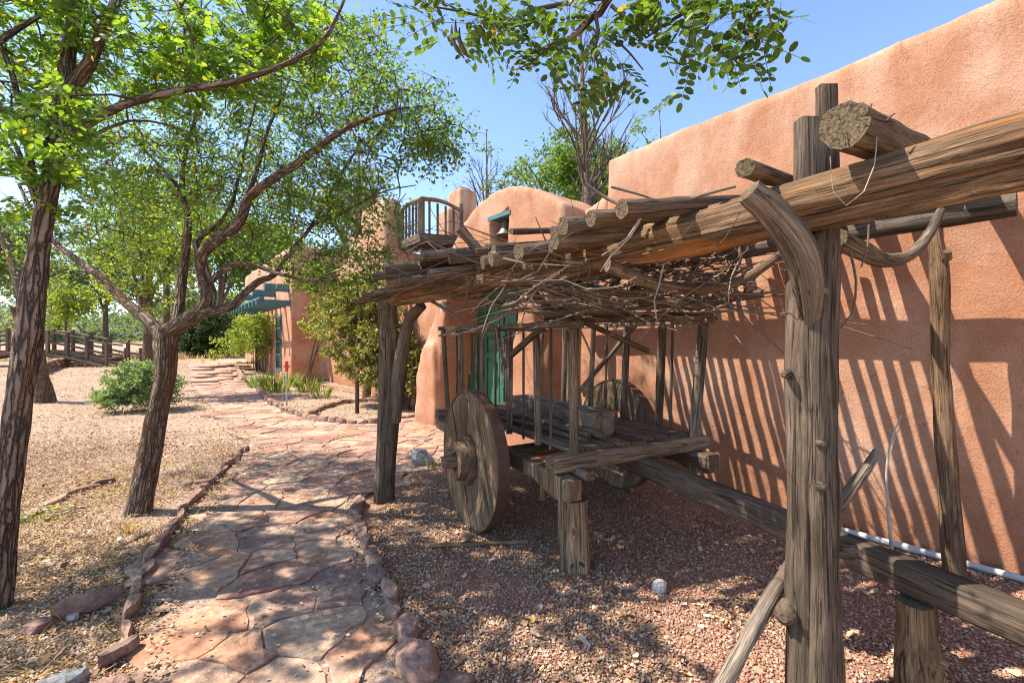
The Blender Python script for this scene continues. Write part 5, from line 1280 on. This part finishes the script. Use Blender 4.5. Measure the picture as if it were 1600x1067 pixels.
# ------------------------------------------------------------------ background trees
def bgtree(label, x, d, top, width, trunk_r, mat, seed, n=160, lean=0, cx=0, low=.35, leafsz=None, per=40, name='background_tree', group='trees beyond the garden', bk='elmbark'):
    X = (x - 800) / F * d; b0 = Vector((X, d, gh(X, d))); H = CAMZ + (534 - top) * d / F - b0.z; w_ = width * d / F / 2
    random.seed(seed); c0 = b0 + Vector((lean, 0, H * (low + (1 - low) / 2)))
    st = [('trunk', [(b0 - UP * .1, trunk_r), (b0 + Vector((lean * .3, 0, H * .3)), trunk_r * .8), (b0 + Vector((lean * .6, 0, H * .55)), trunk_r * .5), (c0 + UP * H * .15, trunk_r * .2)])]
    for k in range(4):
        a = random.uniform(0, 6.28); st.append(('limb', [(b0 + Vector((lean * .4, 0, H * random.uniform(.3, .5))), trunk_r * .45), (c0 + Vector((math.cos(a) * w_ * .35, math.sin(a) * w_ * .3, 0)), trunk_r * .25), (c0 + Vector((math.cos(a) * w_ * .7, math.sin(a) * w_ * .5, H * .15)), trunk_r * .1)]))
    bl = []
    for k in range(5):
        a = k * 1.257 + random.random(); bl.append((c0 + Vector((math.cos(a) * w_ * .5, math.sin(a) * w_ * .4, random.uniform(-.22, .22) * H * (1 - low))), (w_ * .52, w_ * .45, H * (1 - low) * .28), n // 6))
    bl.append((c0 + UP * H * (1 - low) * .25, (w_ * .5, w_ * .4, H * (1 - low) * .27), n // 5))
    ls = leafsz or (d * .0065, d * .0105)
    return tree(name, label, b0, st, bl, T_DIAM, {'bark': M[bk], 'limb': M[bk], 'twig': M['barktwig'], 'leaf': M[mat]}, group=group, seed=seed, per=per, size=ls, spread=d * .028, twig_r=.01, up_bias=.3, twseg=3)
bgtree('bright green leafy tree rising behind the arched entrance', 905, 21, 195, 260, .3, 'backleaf', 101, 420, per=60, low=.3)
bgtree('second bright green tree behind the corner of the tall wall', 985, 24, 190, 140, .25, 'backleaf', 102, 150, per=50, low=.3)
bgtree('sparse tree standing behind the chimney', 760, 18, 235, 95, .12, 'bluleaf', 103, 46, per=24, low=.5)
bgtree('ivy green tree with dark trunk between forked limbs', 232, 12.5, 300, 190, .14, 'yelleaf', 104, 150, per=40, low=.25)
bgtree('slender small tree behind the footbridge', 103, 24, 440, 90, .07, 'yelleaf', 105, 70, per=30, low=.35)
bgtree('grey green tree beyond the left end of the footbridge', 30, 30, 330, 190, .2, 'bluleaf', 106, 170)
bgtree('pale loose tree left of the far path', 165, 34, 380, 150, .2, 'bluleaf', 107, 140)
bgtree('wide green tree over the dark juniper', 345, 36, 330, 190, .25, 'backleaf', 108, 200)
bgtree('tall back tree seen through the forked elm', 260, 40, 250, 260, .3, 'backleaf', 109, 220)
bgtree('back tree above the blue rafters', 420, 44, 330, 170, .3, 'backleaf', 110, 150)
bgtree('leftmost back tree at the photo edge', -40, 26, 300, 160, .2, 'backleaf', 111, 140)
bgtree('far rounded tree beyond the bridge railings', 90, 50, 420, 150, .25, 'bluleaf', 112, 120)
bgtree('far low tree at the end of the path', 375, 52, 460, 110, .2, 'yelleaf', 113, 90)
bgtree('tree behind the two storey house', 560, 34, 250, 220, .3, 'bluleaf', 114, 150)
bgtree('low bushy tree behind the ornaments', 300, 48, 450, 130, .2, 'bluleaf', 115, 110)
# far scrub reads as one mass
rng = np.random.default_rng(9); n = 52000
xx = rng.uniform(-95, 12, n); yy = rng.uniform(48, 85, n)
hmap = np.array([gh(a, b) for a, b in zip(xx, yy)]); bumpy = np.array([max(0, .4 + 1.3 * mn.noise(Vector((a * .16, b * .16, 0)))) for a, b in zip(xx, yy)])
zz = hmap + rng.random(n) * (1.0 + 4.2 * bumpy) * np.where(yy > 58, 1, .25)
tag(mass('far_scrub', np.stack([xx, yy, zz], 1), frames(n, rng, .3), rng.uniform(.35, .75, n), T_DIAM, M['bluleaf']), 'distant belt of grey green scrub along the horizon', 'scrub')
# bare trees
def bare_tree(label, base, top, r, seed, nb=16, fan=.9, up=.9, levels=3):
    random.seed(seed); t = thing('bare_tree', label, 'tree'); t.location = base; B = Vector(base); q = MB(); tk = MB()
    tip = Vector(top); mid = (B + tip) / 2 + Vector((.05, 0, 0))
    tk.tube([(Vector(), r), (mid - B, r * .65), (tip - B, r * .15)], seg=9, amp=.08, step=.2); tk.build('trunk', M['elmbark'], t)
    H = (tip - B).length
    def grow(p, d, L, r_, lv):
        e = p + d * L * .5 + Vector((random.uniform(-.05, .05), random.uniform(-.05, .05), .02)) * L; e2 = e + (d + Vector((random.uniform(-.2, .2), random.uniform(-.2, .2), .15))).normalized() * L * .5
        q.tube([(p - B, r_), (e - B, r_ * .7), (e2 - B, r_ * .3)], seg=4 if lv else 3, step=.3, cap=False)
        if lv > 0:
            for k in range(4):
                b0 = p.lerp(e2, random.uniform(.3, .95)); dd = (d + Vector((random.uniform(-1, 1), random.uniform(-1, 1), random.uniform(-.1, .8))) * .75).normalized()
                grow(b0, dd, L * random.uniform(.35, .6), r_ * .55, lv - 1)
    for k in range(nb):
        f_ = random.uniform(.35, .98); p = B.lerp(tip, f_); a = random.uniform(0, 6.28)
        d = Vector((math.cos(a) * fan, math.sin(a) * fan, up)).normalized(); grow(p, d, H * .30 * (1.15 - f_), r * .35 * (1.2 - f_), levels - 1)
    q.build('branches', M['barktwig'], t, kind='stuff'); return t
bt = Vector((1.85, 10.5, 0)); bare_tree('tall nearly leafless tree behind the tall wall corner', bt, at(905, 10, 10.5), .14, 3, 26, .8, 1.1)
bare_tree('small bare top of a shrub above the wall edge', Vector((3.5, 10.5, 2.5)), at(1030, 165, 10.5), .04, 4, 5, .7, 1.0, 2)
bare_tree('grey bare branched tree behind the balcony corner', Vector(((590 - 800) / F * 17.5 - .9, 18.5, 0)), at(560, 225, 18.5), .22, 5, 22, 1.0, .9)
bare_tree('thin bare tree between chimney and arched entrance', Vector((-1.1, 19, 0)), at(760, 205, 19), .12, 6, 16, .8, 1.0)
bare_tree('leggy bare shrub by the posts beyond the sage', Vector((-14.5, 19.4, gh(-14.5, 19.4))), Vector((-14.3, 19.4, gh(-14.5, 19.4) + 1.5)), .03, 7, 8, 1.1, .7, 2)
q = thing('leaning_tree', 'short leaning dark trunk behind the left edge locust', 'tree'); b0 = gp(68, 628); q.location = b0
mm_ = MB(); mm_.tube([(Vector((0.05, 0, -.05)), .22), (at(62, 590, 11.6) - b0, .17), (at(55, 540, 11.6) - b0, .15), (at(30, 440, 11.6) - b0, .12), (at(-10, 330, 11.8) - b0, .08)], seg=12, amp=.1, groove=.06); mm_.build('trunk', M['elmbark'], q)
mm_ = MB(); mm_.tube([(at(60, 600, 11.6) - b0, .12), (at(50, 560, 11.5) - b0, .1), (at(20, 480, 11.2) - b0, .06)], seg=10, amp=.1); mm_.build('limb', M['elmbark'], q)

# ------------------------------------------------------------------ litter, gravel, dry grass
def scatter(n, xr, yr, rng, accept, power=1.0):
    out = []
    while len(out) < n:
        x = rng.uniform(*xr, 4000); y = yr[0] + (yr[1] - yr[0]) * rng.random(4000) ** power
        for a, b in zip(x, y):
            if accept(a, b): out.append((a, b))
            if len(out) >= n: break
    return np.array(out)
def visible(a, b): return b > .9 and abs(a) < b * 1.2 + .3
wallside = lambda a, b: (a - P0.x) * NN.x + (b - P0.y) * NN.y > .03 or b > 9.5
def place(name, P, rng, sizes, tmpl, mat, up_bias, lift, label, cat, flat=None):
    Z = np.array([gh(a, b) for a, b in P]) + lift; pos = np.column_stack([P, Z]); n = len(P)
    fr_ = frames(n, rng, up_bias)
    if flat is not None: fr_ = fr_
    o = mass(name, pos, fr_, sizes, tmpl, mat); return tag(o, label, cat)
rng = np.random.default_rng(40)
def pn(a, b, s, k=0): return mn.noise(Vector((a * s, b * s, k)))
accG = lambda a, b: in_poly(a, b, GRAV) and visible(a, b) and wallside(a, b)
P = scatter(66000, (-1.2, 3.6), (1.2, 7), rng, accG, 1.5); place('gravel_stones', P, rng, rng.uniform(.010, .026, len(P)), T_PEB, M['gravel'], .4, .003, 'loose crushed red gravel covering the bed under the cart', 'gravel')
accGL = lambda a, b: accG(a, b) and pn(a, b, 1.6) + .35 * pn(a, b, 5, 3) > -.22 + .30 * max(0, a - .7)
P = scatter(42000, (-1.2, 3.2), (1.2, 6), rng, accGL, 1.3); place('dry_leaves', P, rng, rng.uniform(.009, .023, len(P)), T_FLAKE, M['litter'], 1.6, .010, 'dry tan leaves strewn over the red gravel', 'leaf litter')
P = scatter(420, (-1.2, 3.2), (1.2, 5), rng, accG, 1.2); place('large_dry_leaves', P, rng, rng.uniform(.035, .065, len(P)), T_FLAKE, M['litter'], 1.4, .016, 'larger curled dry leaves lying on the gravel', 'leaf litter')
accS = lambda a, b: visible(a, b) and not in_poly(a, b, PATH) and not in_poly(a, b, GRAV) and wallside(a, b)
accS1 = lambda a, b: accS(a, b) and a < 0 and pn(a, b, 1.1, 5) + .6 * pn(a, b, 4, 8) > rng.uniform(-.9, .35)
accS2 = lambda a, b: accS1(a, b) and rng.random() < 1 - sm((b - 5) / 3.5)
P = scatter(90000, (-9, -.9), (1.6, 9), rng, accS2, 1.5); place('soil_litter', P, rng, rng.uniform(.008, .021, len(P)), T_FLAKE, M['litter'], 1.6, .004, 'fine dry leaf litter over the bare soil left of the path', 'leaf litter')
accS3 = lambda a, b: accS1(a, b) and rng.random() < sm((b - 4) / 3)
P = scatter(34000, (-20, -.9), (4, 22), rng, accS3, 1.5); place('far_soil_litter', P, rng, rng.uniform(.018, .042, len(P)), T_FLAKE, M['litter'], 1.6, .004, 'sparse dry litter over the farther soil', 'leaf litter')
P = scatter(9000, (-9, -.9), (1.6, 7), rng, accS1, 1.3); place('soil_pebbles', P, rng, rng.uniform(.008, .026, len(P)), T_PEB, M['gravel'], .4, .003, 'small brown pebbles in the soil left of the path', 'pebbles')
def edge_near(a, b): return in_poly(a, b, PATH) and (not in_poly(a + .12, b, PATH) or not in_poly(a - .12, b, PATH) or not in_poly(a, b + .14, PATH))
accP = lambda a, b: visible(a, b) and in_poly(a, b, PATH) and (edge_near(a, b) or rng.random() < .05)
P = scatter(5200, (-9, .4), (1.4, 10), rng, accP, 1.3); place('path_litter', P, rng, rng.uniform(.010, .026, len(P)), T_FLAKE, M['litter'], 2.2, .036, 'dry leaf bits gathered along the path edges', 'leaf litter')
P = scatter(5000, (-30, -3), (9, 45), rng, lambda a, b: visible(a, b) and not in_poly(a, b, PATH) and wallside(a, b), 1.0)
n = len(P); Z = np.array([gh(a, b) for a, b in P]); al = rng.normal(size=(n, 3)) * .45; al[:, 2] = 1; al /= np.linalg.norm(al, axis=1)[:, None]
nr = rng.normal(size=(n, 3)); nr -= al * (nr * al).sum(1)[:, None]; nr /= np.linalg.norm(nr, axis=1)[:, None]
tag(mass('dry_grass', np.column_stack([P, Z]), np.stack([np.cross(al, nr), al, nr], 1), rng.uniform(.08, .32, n) * np.where(P[:, 1] > 22, 1.6, .6), T_BLADE, M['straw']), 'thin dry straw coloured grass on the far soil', 'grass')
P = scatter(1500, (-5, -1), (1.6, 6), rng, accS1, 1.3); n = len(P)
al = rng.normal(size=(n, 3)); al[:, 2] = np.abs(al[:, 2]) * .25; al /= np.linalg.norm(al, axis=1)[:, None]; nr = rng.normal(size=(n, 3)); nr -= al * (nr * al).sum(1)[:, None]; nr /= np.linalg.norm(nr, axis=1)[:, None]
Z = np.array([gh(a, b) for a, b in P]) + .008
sz = rng.uniform(.05, .16, n); tag(mass('straw_stems', np.column_stack([P, Z]), np.stack([np.cross(al, nr), al, nr], 1), np.column_stack([sz * .4, sz, sz]), T_BLADE, M['straw']), 'fallen straw stems among the leaf litter', 'grass')
P = scatter(380, (-6, -.9), (1.8, 8), rng, accS1, 1.3); place('curled_soil_leaves', P, rng, rng.uniform(.028, .055, len(P)), T_FLAKE, M['litter'], 1.2, .012, 'larger curled leaves on the soil left of the path', 'leaf litter')
print('objects', len(bpy.data.objects), 'tris~', sum(len(o.data.polygons) for o in bpy.data.objects if o.type == 'MESH'))
